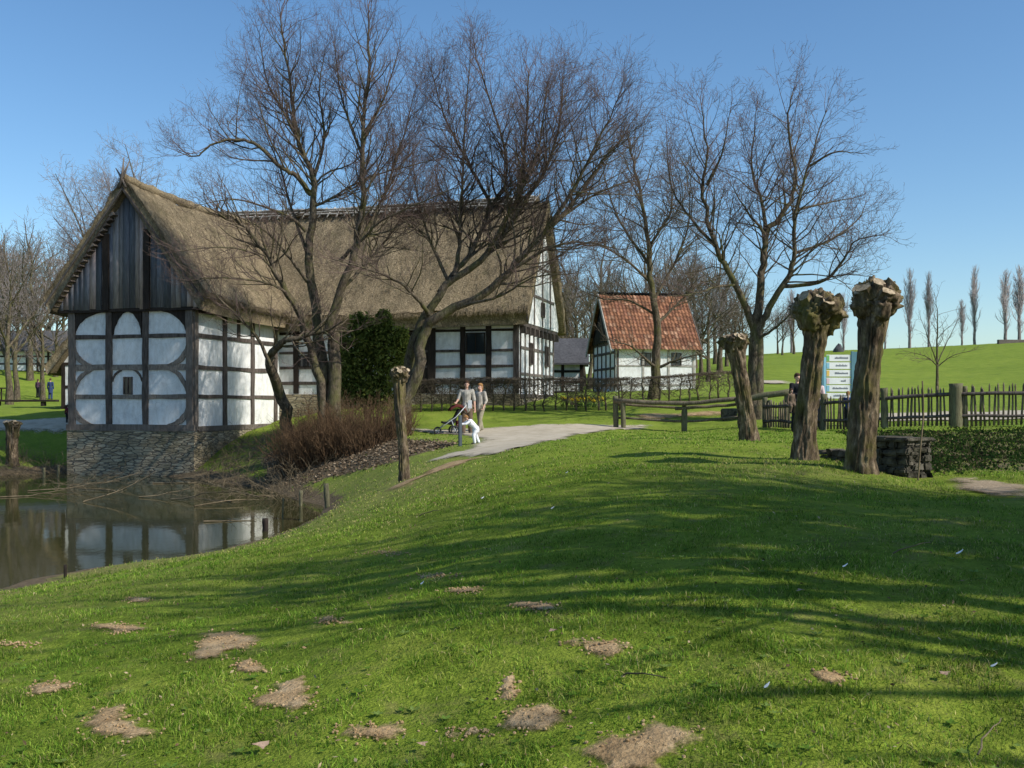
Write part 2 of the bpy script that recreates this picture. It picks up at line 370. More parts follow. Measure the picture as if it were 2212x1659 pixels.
# ------------------------------------------------------------------ ground, water, paths
BARE = []
def sheet(name, poly, m, dz=.03, step=.4, jit=.12, kind='structure', mound=0.0, seed=1, edge=None):
    """a patch laid on the terrain. poly: list of XY, outline roughened"""
    rng = random.Random(seed)
    P = [Vector((p[0], p[1])) for p in poly]; out = []
    for a, b in zip(P, P[1:]+P[:1]):
        k = max(1, int((b-a).length/step))
        for i in range(k):
            q = a.lerp(b, i/k); out.append(Vector((q.x+rng.uniform(-jit,jit), q.y+rng.uniform(-jit,jit))))
    xs = [p.x for p in out]; ys = [p.y for p in out]
    pts = []
    x = min(xs)
    while x < max(xs):
        y = min(ys)
        while y < max(ys):
            pts.append(Vector((x+rng.uniform(-.2,.2)*step, y+rng.uniform(-.2,.2)*step))); y += step
        x += step
    n = len(out)
    r = geometry.delaunay_2d_cdt(out+pts, [(i, (i+1) % n) for i in range(n)], [list(range(n))], 1, 1e-5)
    V = np.array([(v.x, v.y) for v in r[0]])
    z = ground_np(V[:,0], V[:,1])
    O = np.array([(p.x, p.y) for p in out])
    d = np.sqrt(((V[:,None]-O[None])**2).sum(-1)).min(1)
    e = np.clip(d/max(d.max(), 1e-6), 0, 1)
    z = z + dz*np.minimum(1, d/(step*.3)) - (1-np.minimum(1, d/(step*.3)))*.015 + mound*(e**.7)*(1+.35*vnoise(V[:,0]*9, V[:,1]*9, seed))
    me = mesh_np(name, np.column_stack([V, z]), [np.array([f for f in r[2] if len(f) == 3])], np.repeat(np.clip(d/(edge or step*1.6), 0, 1)[:,None], 3, 1))
    if kind: BARE.append(np.array(poly))
    o = add(name, me, m, smooth=True)
    if kind: o['kind'] = kind
    return o
def poly_px(L): return [tuple(hit(x, y).xy) for x, y in L]

us = np.concatenate([-np.geomspace(5, .66, 40), np.linspace(-.65, .65, 380), np.geomspace(.66, 5, 40)])
vs = np.linspace(math.log(3.6), math.log(900), 460)
UU, VV = np.meshgrid(us, vs)
YY = np.exp(VV)-8; XX = UU*(YY+8)
GX, GY = XX.ravel(), YY.ravel()
GZ = ground_np(GX, GY)
nu, nv = len(us), len(vs)
idx = np.arange(nu*nv).reshape(nv, nu)
quads = np.stack([idx[:-1,:-1], idx[:-1,1:], idx[1:,1:], idx[1:,:-1]], -1).reshape(-1, 4)
colr = np.zeros((len(GX), 3))
# red: bare earth (banks by the water);  green: lush meadow further off
bank = np.clip(1-(GZ-WATER)/.55, 0, 1)*((GY > 20) & (GY < 44) & (GX < 3))
bank = np.maximum(bank, np.clip(1-(GZ-WATER)/.16, 0, 1)*((GY < 44) & (GX < 3)))
pb = np.clip(1-np.hypot((GX+8.2)/4.2, (GY-38.8)/4.6), 0, 1)*1.5
colr[:,0] = np.maximum(bank, np.minimum(pb, .5))
colr[:,1] = np.clip((GY-15)/14, 0, .65)
pxc = CX+F*GX/np.maximum(GY, .1); pyc = HY-(GZ-CAMZ)*F/np.maximum(GY, .1)
dryz = np.exp(-((pxc-880)/150)**2-((GY-24)/7)**2)*.9+.95*np.clip(1-(GZ-WATER)/1.0, 0, 1)*((GY > 8) & (GY < 30) & (GX < 0))+.6*np.exp(-((pxc-1700)/260)**2-((GY-13.4)/2.2)**2)*.6
lowb = np.interp(pxc, [560,590,660,722,780,858,900,990,1010], [1064,1062,1054,1038,1024,1004,990,966,960])
upb = np.interp(pxc, [560,640,800,860,880,1000], [900,900,900,930,944,950])
lit_mask = np.clip((lowb-pyc)/14, 0, 1)*np.clip((pyc-upb)/10, 0, 1)*((pxc > 575) & (pxc < 1005) & (GY > 24.5) & (GY < 37.5))
colr[:,0] = np.maximum(colr[:,0], lit_mask*.8)
ivy = np.clip((pxc-np.interp(GY, [14,15.5,18,22,27.5], [2035,1960,1900,1850,1800]))/40, 0, 1)*np.clip((GY-14.3)/1.2, 0, 1)*np.clip((26.8-GY)/1.2, 0, 1)*(GX > 0)
colr[:,0] = np.maximum(colr[:,0], ivy*.55)  # soil tone under the ground cover darkens the turf, standing in for shade
colr[:,0] = np.maximum(colr[:,0], .62*np.exp(-((pxc-690)/75)**2-((pyc-1080)/24)**2)*(GY > 22))
colr[:,2] = np.clip(dryz, 0, .85)
colr[:,0] = np.maximum(colr[:,0], .42*np.clip(1-(GZ-WATER)/.7, 0, 1)*((GY > 15) & (GY < 30) & (GX < 0)))
_lp = pxc[lit_mask > .5], GY[lit_mask > .5]
o = add('ground', mesh_np('ground', np.column_stack([GX, GY, GZ]), [quads], colr), M['turf'], smooth=True)
o['kind'] = 'structure'

bm = bmesh.new()
wv = [bm.verts.new((x, y, WATER)) for x, y in ((-70,6),(-3.2,14),(-3.2,31),(-8,41),(-30,43),(-70,44))]
bm.faces.new(wv)
add('water', bm, M['water'])['kind'] = 'structure'

sheet('path', poly_px([(800,929),(960,927),(1100,922),(1325,918),(1420,916),(1420,928),(1330,932),(1270,940),(1190,956),(1120,972),(1050,987),(960,997),(915,1002),(940,987),(1000,972),(1010,950),(985,941),(900,938),(800,936)]), M['gravel'], .035, .45, .15, seed=4)
sheet('path', [( -40,41.5),(-24,43.3),(-19,43.6),(-15.5,43.4),(-15.5,46.6),(-20,46.8),(-26,46.6),(-40,45.6)], M['gravel'], .05, .6, .12, seed=5)
sheet('path', poly_px([(1845,893),(2010,888),(2300,884),(2300,906),(2010,910),(1845,914)]), M['gravel'], .05, .6, .1, seed=6)
sheet('path', poly_px([(1560,826),(1640,823),(1712,822),(1730,832),(1690,835),(1640,830),(1560,833)]), M['gravel'], .1, 1.2, .2, seed=7)
sheet('soil', poly_px([(1345,893),(1590,886),(1600,902),(1500,906),(1350,909)]), M['soil'], .04, .5, .15, seed=8)
sheet('soil', poly_px([(2030,1034),(2090,1028),(2150,1036),(2260,1050),(2260,1100),(2190,1092),(2110,1075),(2040,1052)]), M['chips'], .03, .25, .1, seed=9)
# a worn strip between the path and the lawn
sheet('soil', poly_px([(800,1056),(850,1050),(900,1030),(945,1006),(1010,990),(1060,985),(1000,1004),(930,1026),(890,1050),(830,1070)]), M['soil'], .02, .3, .12, seed=11)

# ------------------------------------------------------------------ bare earth patches in the lawn
PATCH = [ # column,row,half width,half height in px of the photo view, height m, label
 (480,1395,68,27,.05,'pale oval earth patch in the lawn left of the middle, below the pond'),
 (255,1358,52,12,.03,'flat dark earth patch in the lawn nearest the pond'),
 (255,1572,72,33,.06,'large pale earth mound in the bottom left corner of the lawn'),
 (620,1510,72,28,.05,'brown earth patch right below the pale oval one'),
 (540,1443,42,13,.03,'small grey earth patch between two bigger ones on the left'),
 (718,1344,30,9,.03,'tiny earth patch alone in the lawn straight below the thin pollard'),
 (1293,1402,68,20,.05,'brown earth patch alone in the middle of the lawn right of centre'),
 (1158,1312,48,11,.03,'narrow earth patch at the edge of the long tree shadows'),
 (1150,1560,84,28,.06,'long brown earth mound at the bottom centre'),
 (1010,1588,45,14,.03,'low crumbly earth patch touching the long mound at bottom centre'),
 (800,1588,70,24,.05,'brown earth patch at the bottom left of centre'),
 (1390,1625,118,52,.07,'biggest earth mound at the bottom edge right of centre'),
 (1790,1467,48,13,.03,'small earth patch on the right half of the lawn'),
 (110,1488,48,14,.03,'thin grassy earth patch at the left edge of the lawn'),
 (1000,1278,40,7,.02,'narrow worn earth strip in the shadow streaks, farther one'),
 (940,1246,44,6,.02,'narrow worn earth strip in the shadow streaks, nearer the pond'),
 (30,1394,52,7,.02,'thin worn earth strip at the left picture edge'),
 (830,1195,48,7,.02,'worn earth strip under the first tree shadow'),
 (1100,1492,30,22,.02,'faint grassy earth patch above the long mound'),
 (300,1297,40,5,.02,'thin worn line of earth close to the pond bank'),
]
patchXY = []
for i, (x, y, w, h, mh, lab) in enumerate(PATCH):
    w *= 1.25; h *= 1.3
    rng = random.Random(50+i)
    L = []
    ph = [rng.uniform(0, 6.28) for _ in range(3)]
    for k in range(44):
        a = k/44*2*math.pi
        rr = (1+.16*math.sin(2*a+ph[0])+.13*math.sin(3*a+ph[1])+.09*math.sin(7*a+ph[2]))*rng.uniform(.86, 1.1)
        L.append((x+w*rr*math.cos(a), y+h*rr*math.sin(a)))
    P = poly_px(L)
    size = max(abs(p[0]-P[0][0]) for p in P)
    o = sheet('earth_patch', P, M['soil'], .006, max(.05, size/16), .02, None, mh*.45, 60+i, edge=size/4.5)
    # crumbs of earth
    bm = bmesh.new(); bm.from_mesh(o.data); cen = np.mean(np.array(P), 0)
    lay = bm.verts.layers.float_color.get('Col')
    for q_ in range(int(30+size*90)):
        pA = P[rng.randrange(len(P))]; f_ = rng.random()**.6*1.02; X_, Y_ = cen[0]+(pA[0]-cen[0])*f_, cen[1]+(pA[1]-cen[1])*f_
        r_ = rng.uniform(.003, .011); z_ = ground(X_, Y_)+mh*.45*max(0, 1-f_)**.7
        v_ = bmesh.ops.create_icosphere(bm, subdivisions=1, radius=r_)['verts']
        for w_ in v_: w_.co = Vector((w_.co.x*rng.uniform(.7,1.3), w_.co.y*rng.uniform(.7,1.3), w_.co.z*.8))+Vector((X_, Y_, z_+r_*.4)); w_[lay] = (1,1,1,1)
    bm.to_mesh(o.data); bm.free()
    tag(o, lab, 'earth patch', 'bare earth patches in the lawn')
    patchXY.append(np.array(P))

# ------------------------------------------------------------------ grass blades
def inside(X, Y, P):
    c = np.zeros(len(X), bool); n = len(P)
    for i in range(n):
        x0, y0 = P[i]; x1, y1 = P[i-1]
        t = (y0 > Y) != (y1 > Y)
        with np.errstate(divide='ignore', invalid='ignore'):
            c ^= t & (X < (x1-x0)*(Y-y0)/(y1-y0+1e-12)+x0)
    return c
def dryness(X, Y, Z):
    px = CX+F*X/np.maximum(Y, .1)
    return np.clip(np.exp(-((px-880)/190)**2-((Y-23)/8)**2)*.9+1.0*np.clip(1-(Z-WATER)/1.0, 0, 1)*(X < 0)*(Y > 15)+.5*np.exp(-((px-1750)/300)**2-((Y-13.2)/1.8)**2)+.35*np.clip(vnoise(X*.35, Y*.35, 77), 0, 1)+.25*np.clip((px-1500)/700, 0, 1)*(Y < 9), 0, .9)
def blades(n, y0, y1, hgt, wid, seed, umax=.56, power=2.0):
    g = np.random.default_rng(seed)
    # density falls with distance
    t = g.random(n)
    Y = (y0**(2-power)+(y1**(2-power)-y0**(2-power))*t)**(1/(2-power)) if power != 2 else y0*(y1/y0)**t
    X = g.uniform(-umax, umax, n)*Y
    # clumping
    cl = vnoise(X*3.1, Y*3.1, 11)*.6+vnoise(X*9, Y*9, 12)*.5
    keep = g.random(n) < .62+.8*cl
    X, Y, cl = X[keep], Y[keep], cl[keep]
    for k, P in enumerate(patchXY):
        c = P.mean(0); keep = np.ones(len(X), bool)
        for sc_, pr_ in ((1.12,.55),(.97,.5),(.82,.35),(.66,.2)):
            keep &= ~(inside(X, Y, c+(P-c)*sc_) & (g.random(len(X)) > pr_))
        X, Y, cl = X[keep], Y[keep], cl[keep]
    for P in BARE:
        c = P.mean(0)
        for sc_, pr_ in ((1.0,.45),(.95,.2),(.88,.05)): 
            k_ = ~(inside(X, Y, c+(P-c)*sc_) & (g.random(len(X)) > pr_)); X, Y, cl = X[k_], Y[k_], cl[k_]
    Z = ground_np(X, Y)
    px_ = CX+F*X/Y; py_ = HY-(Z-CAMZ)*F/Y
    k_ = ~((px_ > 575) & (px_ < 1000) & (Y > 24.5) & (Y < 37.5) & (py_ < np.interp(px_, [560,590,660,722,780,858,900,990,1010], [1064,1062,1054,1038,1024,1004,990,966,960])-4) & (py_ > np.interp(px_, [560,640,800,860,880,1000], [900,900,900,930,944,950])+4) & (g.random(len(X)) > .06))
    X, Y, Z, cl = X[k_], Y[k_], Z[k_], cl[k_]
    keep = (Z > WATER+.07+.25*g.random(len(X))**2*(Y > 13))
    X, Y, Z, cl = X[keep], Y[keep], Z[keep], cl[keep]
    n = len(X)
    a = g.uniform(0, 2*math.pi, n); lean = g.normal(0, 1.0, n); la = g.uniform(0, 2*math.pi, n)
    sc = np.maximum(1, Y/9)**.75
    h = hgt*g.uniform(.45, 1.35, n)*(1+.5*cl)*sc**.5; w = wid*g.uniform(.6, 1.3, n)*sc
    b = np.column_stack([X, Y, Z-.008])
    sd = np.column_stack([np.cos(a), np.sin(a), np.zeros(n)])*w[:,None]*.5
    ln = np.column_stack([np.cos(la), np.sin(la), np.zeros(n)])*(h*np.abs(lean))[:,None]
    up = np.column_stack([np.zeros(n), np.zeros(n), h])
    mid = b+up*.62+ln*.3; tip = b+up+ln
    V = np.stack([b-sd, b+sd, mid-sd*.75, mid+sd*.75, tip], 1).reshape(-1, 3)
    i = np.arange(n)*5
    q = np.column_stack([i, i+1, i+3, i+2]); tr = np.column_stack([i+2, i+3, i+4])
    pal = np.array([(.165,.285,.03),(.255,.37,.05),(.08,.165,.02),(.36,.40,.085),(.50,.42,.18)])
    big = vnoise(X*.5, Y*.5, 21)+.6*vnoise(X*1.7, Y*1.7, 22)
    pr = np.column_stack([np.full(n,.34), .27+.12*big, .24-.1*big, np.clip(.12+.1*big,.03,1), np.clip(.045+.05*big,.01,1)])
    dr = dryness(X, Y, Z); pr[:,4] += dr*.55; pr[:,3] += dr*.3
    pr /= pr.sum(1, keepdims=True); cum = np.cumsum(pr, 1)
    k = (g.random(n)[:,None] > cum).sum(1).clip(0, 4)
    c = pal[k]*g.uniform(.6, 1.35, (n,1))*(1+.28*vnoise(X*2.6, Y*2.6, 41)+.2*vnoise(X*8, Y*8, 42))[:,None]
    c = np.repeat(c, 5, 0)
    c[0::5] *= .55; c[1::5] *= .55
    return V, q, tr, c
Vs, Qs, Ts, Cs, off = [], [], [], [], 0
for args in ((280000, 3.9, 15, .033, .0048, 1, .58, 2.0), (110000, 13, 36, .026, .008, 2, .56, 1.6)):
    V, q, tr, c = blades(*args)
    Vs.append(V); Qs.append(q+off); Ts.append(tr+off); Cs.append(c); off += len(V)
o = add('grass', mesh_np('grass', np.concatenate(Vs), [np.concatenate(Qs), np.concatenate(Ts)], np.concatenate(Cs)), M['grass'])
tag(o, 'short green lawn grass covering the foreground', 'grass', kind='stuff')

# fallen leaves on the bare bank under the shrubs
g = np.random.default_rng(9); n = 5200
k = g.integers(0, len(_lp[0]), n); Yl = _lp[1][k]+g.uniform(-.25,.25,n); Xl = (_lp[0][k]-CX)/F*_lp[1][k]+g.uniform(-.15,.15,n)
Zl = ground_np(Xl, Yl)+.02
u = g.normal(0,1,(n,3))*np.array([1,1,.35]); u /= np.linalg.norm(u,axis=1,keepdims=True); v = np.cross(u, g.normal(0,1,(n,3))*np.array([.3,.3,1])); v /= np.linalg.norm(v,axis=1,keepdims=True)
P_ = np.column_stack([Xl,Yl,Zl]); s_ = .05*g.uniform(.5,1.3,n)[:,None]
V = np.stack([P_-u*s_, P_+v*s_*.6, P_+u*s_, P_-v*s_*.6],1).reshape(-1,3)
pal = np.array([(.09,.065,.042),(.17,.122,.078),(.24,.175,.115),(.32,.25,.17)]); c = np.repeat(pal[g.integers(0,4,n)]*g.uniform(.7,1.2,(n,1)),4,0)
tag(add('fallen_leaves', mesh_np('fallen_leaves', V, [np.arange(n*4).reshape(-1,4)], c), M['fallen']), 'brown fallen leaves covering the bank below the shrubs', 'fallen leaves', kind='stuff')

# flat weed rosettes and leaf crumbs in the turf
g = np.random.default_rng(15)
def scatter(n, y0, y1):
    Y = y0*(y1/y0)**g.random(n); X = g.uniform(-.55, .55, n)*Y
    ok = np.ones(n, bool)
    for P in patchXY+BARE: ok &= ~inside(X, Y, P)
    Z = ground_np(X, Y); ok &= Z > WATER+.15
    return X[ok], Y[ok], Z[ok]
X, Y, Z = scatter(620, 4, 20); Vw, Cw = [], []
for x, y, z in zip(X, Y, Z):
    k = int(g.integers(6, 10)); R0 = g.uniform(.016, .042); a0 = g.uniform(0, 6.28); c = np.array([(.11,.20,.03),(.15,.25,.045),(.20,.28,.07)])[g.integers(0,3)]
    for i in range(k):
        a = a0+i*6.283/k+g.normal(0,.2); r = R0*g.uniform(.7,1.2); d = np.array([math.cos(a), math.sin(a), .35]); n_ = np.array([-math.sin(a), math.cos(a), 0])
        b = np.array([x, y, z+.012]); Vw += [b, b+d*r*.55+n_*r*.24, b+d*r, b+d*r*.55-n_*r*.24]; Cw += [c*g.uniform(.8,1.2)]*4
tag(add('weeds', mesh_np('weeds', np.array(Vw), [np.arange(len(Vw)).reshape(-1,4)], np.array(Cw)), M['leaf']), 'flat dark weed rosettes growing in the lawn', 'weeds', kind='stuff')
X, Y, Z = scatter(1500, 4, 22); n = len(X)
P_ = np.column_stack([X, Y, Z+.02]); u = g.normal(0,1,(n,3))*np.array([1,1,.4]); u /= np.linalg.norm(u,axis=1,keepdims=True); v = np.cross(u, g.normal(0,1,(n,3))*np.array([.3,.3,1])); v /= np.linalg.norm(v,axis=1,keepdims=True)
s_ = .013*g.uniform(.4,1.5,n)[:,None]; V = np.stack([P_-u*s_, P_+v*s_*.5, P_+u*s_, P_-v*s_*.5],1).reshape(-1,3)
pal = np.array([(.16,.10,.06),(.28,.19,.11),(.42,.32,.2),(.10,.07,.04)]); c = np.repeat(pal[g.integers(0,4,n)],4,0)
tag(add('leaf_crumbs', mesh_np('leaf_crumbs', V, [np.arange(n*4).reshape(-1,4)], c), M['fallen']), 'small brown leaf crumbs strewn over the lawn', 'leaf crumbs', kind='stuff')
M['timber_brace'] = proc('brown_timber', (.20,.165,.135), .45, 6, (3,3,1), bump=.6, c2=(.30,.26,.22))
# ------------------------------------------------------------------ timber framed buildings
TH = R(15)
A = Vector((math.cos(TH), -math.sin(TH), 0)); B = Vector((math.sin(TH), math.cos(TH), 0))
class Wall:
    """a vertical wall plane: origin, direction along, outward normal; pixel columns are read off on it"""
    def __init__(s, O, d, n): s.O, s.d, s.n = Vector(O), Vector(d).normalized(), Vector(n).normalized()
    def s_at(s, x):
        u = (x-CX)/F
        return (u*s.O.y-s.O.x)/(s.d.x-u*s.d.y)
    def z_at(s, x, y):
        p = s.O+s.d*s.s_at(x)
        return CAMZ+(HY-y)/F*p.y
    def p(s, a, out, z): q = s.O+s.d*a+s.n*out; return Vector((q.x, q.y, z))
    def beam(s, name, a0, a1, z0, z1, m, parent, out=.05, back=-.06, jit=.012, seed=None, dz=0.0):
        rng = random.Random(seed if seed is not None else int((a0*131+z0*977+a1*17)*100))
        bm = bmesh.new()
        j = lambda: rng.uniform(-jit, jit)
        # hewn by hand: a few stations along the beam, each a little off
        vert = (z1-z0) > (a1-a0); L = (z1-z0) if vert else (a1-a0); n = max(1, min(7, int(L/.55)))
        rings = []
        for i in range(n+1):
            t = i/n; k = 1.0
            if vert: c = [(a0+j()*k, out+j()*.4, z0+(z1-z0)*t), (a1+j()*k, out+j()*.4, z0+(z1-z0)*t), (a1, back, z0+(z1-z0)*t), (a0, back, z0+(z1-z0)*t)]
            else:
                a = a0+(a1-a0)*t; w_ = dz*t
                c = [(a, out+j()*.4, z0+w_+j()*k), (a, out+j()*.4, z1+w_+j()*k), (a, back, z1+w_), (a, back, z0+w_)]
            rings.append([bm.verts.new(s.p(*q)) for q in c])
        for A_, B_ in zip(rings, rings[1:]):
            for q in range(4): bm.faces.new((A_[q], A_[(q+1)%4], B_[(q+1)%4], B_[q]))
        bm.faces.new(rings[0]); bm.faces.new(rings[-1][::-1])
        bmesh.ops.recalc_face_normals(bm, faces=bm.faces[:])
        return add(name, bm, m, parent)
    def arc(s, name, pts_in, pts_out, m, parent, out=.06, back=-.05):
        """a curved brace between two outlines in wall coordinates"""
        bm = bmesh.new(); n = len(pts_in); L = []
        for o_ in (out, back):
            L.append([[bm.verts.new(s.p(a, o_, z)) for a, z in P] for P in (pts_in, pts_out)])
        for i in range(n-1):
            for f in ((L[0][0][i], L[0][0][i+1], L[0][1][i+1], L[0][1][i]), (L[1][0][i], L[1][1][i], L[1][1][i+1], L[1][0][i+1]),
                      (L[0][0][i], L[1][0][i], L[1][0][i+1], L[0][0][i+1]), (L[0][1][i], L[0][1][i+1], L[1][1][i+1], L[1][1][i])): bm.faces.new(f)
        for i in (0, n-1): bm.faces.new((L[0][0][i], L[0][1][i], L[1][1][i], L[1][0][i]))
        bmesh.ops.recalc_face_normals(bm, faces=bm.faces[:])
        return add(name, bm, m, parent)
    def window(s, a0, a1, z0, z1, parent, m=None, bars=(1, 2), name='window', out=.03, arch=False):
        m = m or M['timber']
        f = s.frame(name, a0, a1, z0, z1, .05, m, parent, out)
        bm = bmesh.new()
        bm.faces.new([bm.verts.new(s.p(a, .014, z)) for a, z in ((a0,z0),(a1,z0),(a1,z1),(a0,z1))])
        add('pane', bm, M['glass'], f)
        return f
    def frame(s, name, a0, a1, z0, z1, w, m, parent, out):
        bm = bmesh.new()
        rects = [(a0,a1,z0,z0+w),(a0,a1,z1-w,z1),(a0,a0+w,z0+w,z1-w),(a1-w,a1,z0+w,z1-w)]
        am, zm = (a0+a1)/2, (z0+z1)/2
        rects += [(am-.02,am+.02,z0+w,z1-w)]
        for x0,x1,y0,y1 in rects:
            c = [s.p(a, o_, z) for o_ in (out+.02, out-.05) for a, z in ((x0,y0),(x1,y0),(x1,y1),(x0,y1))]
            box_bm(bm, c)
        bmesh.ops.recalc_face_normals(bm, faces=bm.faces[:])
        return add(name, bm, m, parent)
    def face(s, name, outline, m, parent, out=0.0, thick=.2, sub=0):
        bm = bmesh.new()
        f = [bm.verts.new(s.p(a, out, z)) for a, z in outline]; b = [bm.verts.new(s.p(a, out-thick, z)) for a, z in outline]
        bm.faces.new(f); bm.faces.new(b[::-1]); n = len(f)
        for i in range(n): bm.faces.new((f[i], b[i], b[(i+1) % n], f[(i+1) % n]))
        bmesh.ops.recalc_face_normals(bm, faces=bm.faces[:])
        return add(name, bm, m, parent)

def thatch(name, O, d, L0, L1, half, zr, ze, over, thick, parent, seed, sag=0.0, straws=9000, hipL=0.0, m=None, asym=0.0):
    """thatched gable roof. O on the ridge line plan, d ridge direction, half span to eaves tips"""
    d = Vector(d).normalized(); e = Vector((d.y, -d.x, 0))     # e: to the right of d
    g = np.random.default_rng(seed)
    ns, nc = max(12, int((L1-L0)/.16)), 34
    S_ = np.linspace(L0, L1, ns)
    # profile across: left eave -> ridge -> right eave
    c = np.linspace(-1, 1, 2*nc+1)
    slope = math.atan2(zr-ze, half)
    rows = []
    for side in (0, 1):                # outer, inner
        a = c*half
        z = zr-(zr-ze)*(np.abs(c)**1.0) - .22*np.exp(-(c/.05)**2)*0
        z = z + (.10*np.exp(-((np.abs(c)-.95)/.10)**2))*(1 if side == 0 else 0)
        round_ = .12*np.exp(-(np.abs(c)/.06)**2)
        if side == 0: z = z-round_
        if side == 1:
            a = a*(1-thick*.55/half); z = z-thick/math.cos(slope)*.82
        rows.append((a, z))
    V = []
    for side in (0, 1):
        a, z = rows[side]
        AA, SS = np.meshgrid(a, S_); ZZ = np.broadcast_to(z, AA.shape).copy()
        t = (SS-L0)/(L1-L0)
        ZZ = ZZ - sag*4*t*(1-t)
        if side == 0:
            nz = .055*vnoise(SS*1.1+seed, AA*1.1, seed)+.04*vnoise(SS*5, AA*5, seed+1)+.02*vnoise(SS*13, AA*9, seed+2)
            ZZ = ZZ+nz/math.cos(slope)*.7
            edge = np.zeros_like(SS); edge[0] = -1; edge[-1] = 1
            SS = SS+edge*.05*vnoise(AA*6, AA*0+seed, seed)
            tip = np.zeros_like(AA); tip[:,0] = -1; tip[:,-1] = 1
            AA = AA+tip*.05*vnoise(SS*5, SS*0, seed+3)
        P = np.stack([O[0]+d.x*SS+e.x*AA, O[1]+d.y*SS+e.y*AA, ZZ], -1)
        V.append(P.reshape(-1, 3))
    W_ = 2*nc+1
    n1 = ns*W_; ix = np.arange(n1).reshape(ns, W_)
    q = [np.stack([ix[:-1,:-1], ix[:-1,1:], ix[1:,1:], ix[1:,:-1]], -1).reshape(-1, 4)]
    q.append(q[0][:,::-1]+n1)
    for r in (ix[0], ix[-1]): q.append(np.stack([r[:-1], r[1:], r[1:]+n1, r[:-1]+n1], -1))
    for r in (ix[:,0], ix[:,-1]): q.append(np.stack([r[:-1], r[1:], r[1:]+n1, r[:-1]+n1], -1))
    Va = np.concatenate(V); tr = np.zeros((0,3), int)
    if straws:
        s = g.uniform(L0-.03, L1+.03, straws); a = g.uniform(-1, 1, straws)
        k = straws//5                                  # ragged fringes along the eaves and verges
        a[:k] = np.sign(a[:k])*g.uniform(.96, 1.0, k)
        s[k:k+k//3] = np.where(g.random(k//3) < .5, L0, L1)
        sg = np.sign(a)
        aa = a*half; zz = zr-(zr-ze)*np.abs(a)+.06/math.cos(slope)*g.uniform(-.3, 1, straws) - sag*4*((s-L0)/(L1-L0))*(1-(s-L0)/(L1-L0))
        l = g.uniform(.12, .4, straws); w = g.uniform(.006, .014, straws)
        dn = np.stack([sg*math.cos(slope), -np.full(straws, math.sin(slope))], -1)
        ds = g.normal(0, .25, straws); lift = g.uniform(0, .25, straws)
        p0 = np.stack([O[0]+d.x*s+e.x*aa, O[1]+d.y*s+e.y*aa, zz], -1)
        t3 = np.stack([d.x*ds+e.x*dn[:,0], d.y*ds+e.y*dn[:,0], dn[:,1]+lift*.8], -1)*l[:,None]
        wv_ = np.array([d.x, d.y, 0])[None]*w[:,None]
        tv = np.stack([p0-wv_, p0+wv_, p0+t3], 1).reshape(-1, 3)
        tr = np.arange(straws*3).reshape(-1, 3)+len(Va)
        Va = np.concatenate([Va, tv])
    me = mesh_np(name, Va, q+([tr] if straws else []))
    return add(name, me, m or M['thatch'], parent)

def boards(wl, outline_z, a0, a1, z0, parent, m, w=.2, out=.14, seed=1, name='board', pal=None, single=True):
    """vertical boards under a gable: outline_z(a) gives the top"""
    rng = random.Random(seed); V, Q, C = [], [], []
    a = a0
    pal = pal or [(.30,.25,.22),(.20,.18,.17),(.12,.125,.135),(.36,.28,.245),(.16,.16,.17),(.26,.23,.21)]
    while a < a1-.02:
        b = min(a1, a+rng.uniform(.75,1.3)*w); am, bm_ = a+.006, b-.006
        zt0, zt1 = outline_z(am), outline_z(bm_)
        o_ = out+rng.uniform(-.012,.016); zb = z0+rng.uniform(-.03,.03)
        if min(zt0, zt1) > zb+.05:
            i = len(V)
            for oo in (o_, o_-.03):
                for aa, z in ((am,zb),(bm_,zb),(bm_,zt1),(am,zt0)): V.append(wl.p(aa, oo, z)[:])
            for f in ((0,1,2,3),(7,6,5,4),(0,4,5,1),(1,5,6,2),(2,6,7,3),(3,7,4,0)): Q.append([i+k for k in f])
            c = pal[rng.randrange(len(pal))]; c = sm(c, rng.uniform(.8,1.2)); C += [c]*8
        a = b
    me = mesh_np(name, np.array(V), [np.array(Q)], np.array(C))
    return add(name, me, m, parent)

# ---- the gabled wing standing in the pond -------------------------------------------------
C0 = Vector((-12.04, 38.5, 0)); WW = 5.5; WD = 7.2
zs = CAMZ-1.1; zp = CAMZ+3.62; zw = WATER-.5
house = thing('farmhouse', 'large thatched half-timbered farmhouse with a boarded gable wing standing in the pond', 'house', (C0.x, C0.y, WATER))
front = Wall(C0-A*WW, A, -B)           # a runs left to right
side = Wall(C0, B, A)                  # a runs backwards
M0 = C0+B*6.8                           # main range front wall starts here
T, D_ = M['timber'], M['timber_dark']
# stone plinth
front.face('foundation', [(-.06,zw),(WW+.06,zw),(WW+.06,zs-.01),(-.06,zs-.01)], M['stone'], house, .07, .4)
side.face('foundation', [(.34,zw),(WD,zw),(WD,zs-.01),(.34,zs-.01)], M['stone'], house, .06, .4)
lefts = Wall(C0-A*WW, B, -A)
lefts.face('foundation', [(.34,zw),(WD,zw),(WD,zs-.01),(.34,zs-.01)], M['stone'], house, .06, .4)
front.face('wall', [(0,zs),(WW,zs),(WW,zp+.3),(WW/2,zp+4.5),(0,zp+.3)], M['plaster'], house, 0, .2)
side.face('wall', [(.21,zs),(WD,zs),(WD,zp),(.21,zp)], M['plaster'], house, 0, .2)
lefts.face('wall', [(.21,zs),(WD+3,zs),(WD+3,zp),(.21,zp)], M['plaster'], house, 0, .2)
posts = [(0,.29),(1.70,1.96),(3.32,3.56),(WW-.28,WW)]
rl = [zs+.02, zs+1.25, zs+2.36, zs+3.58, zp-.1]
hh = [.24, .16, .22, .15, .25]
for i, (a0, a1) in enumerate(posts):
    front.beam('post', a0, a1, zs+.25, zp+.1, T if i in (1, 2) else M['timber_grey'], house, .075, jit=.02)
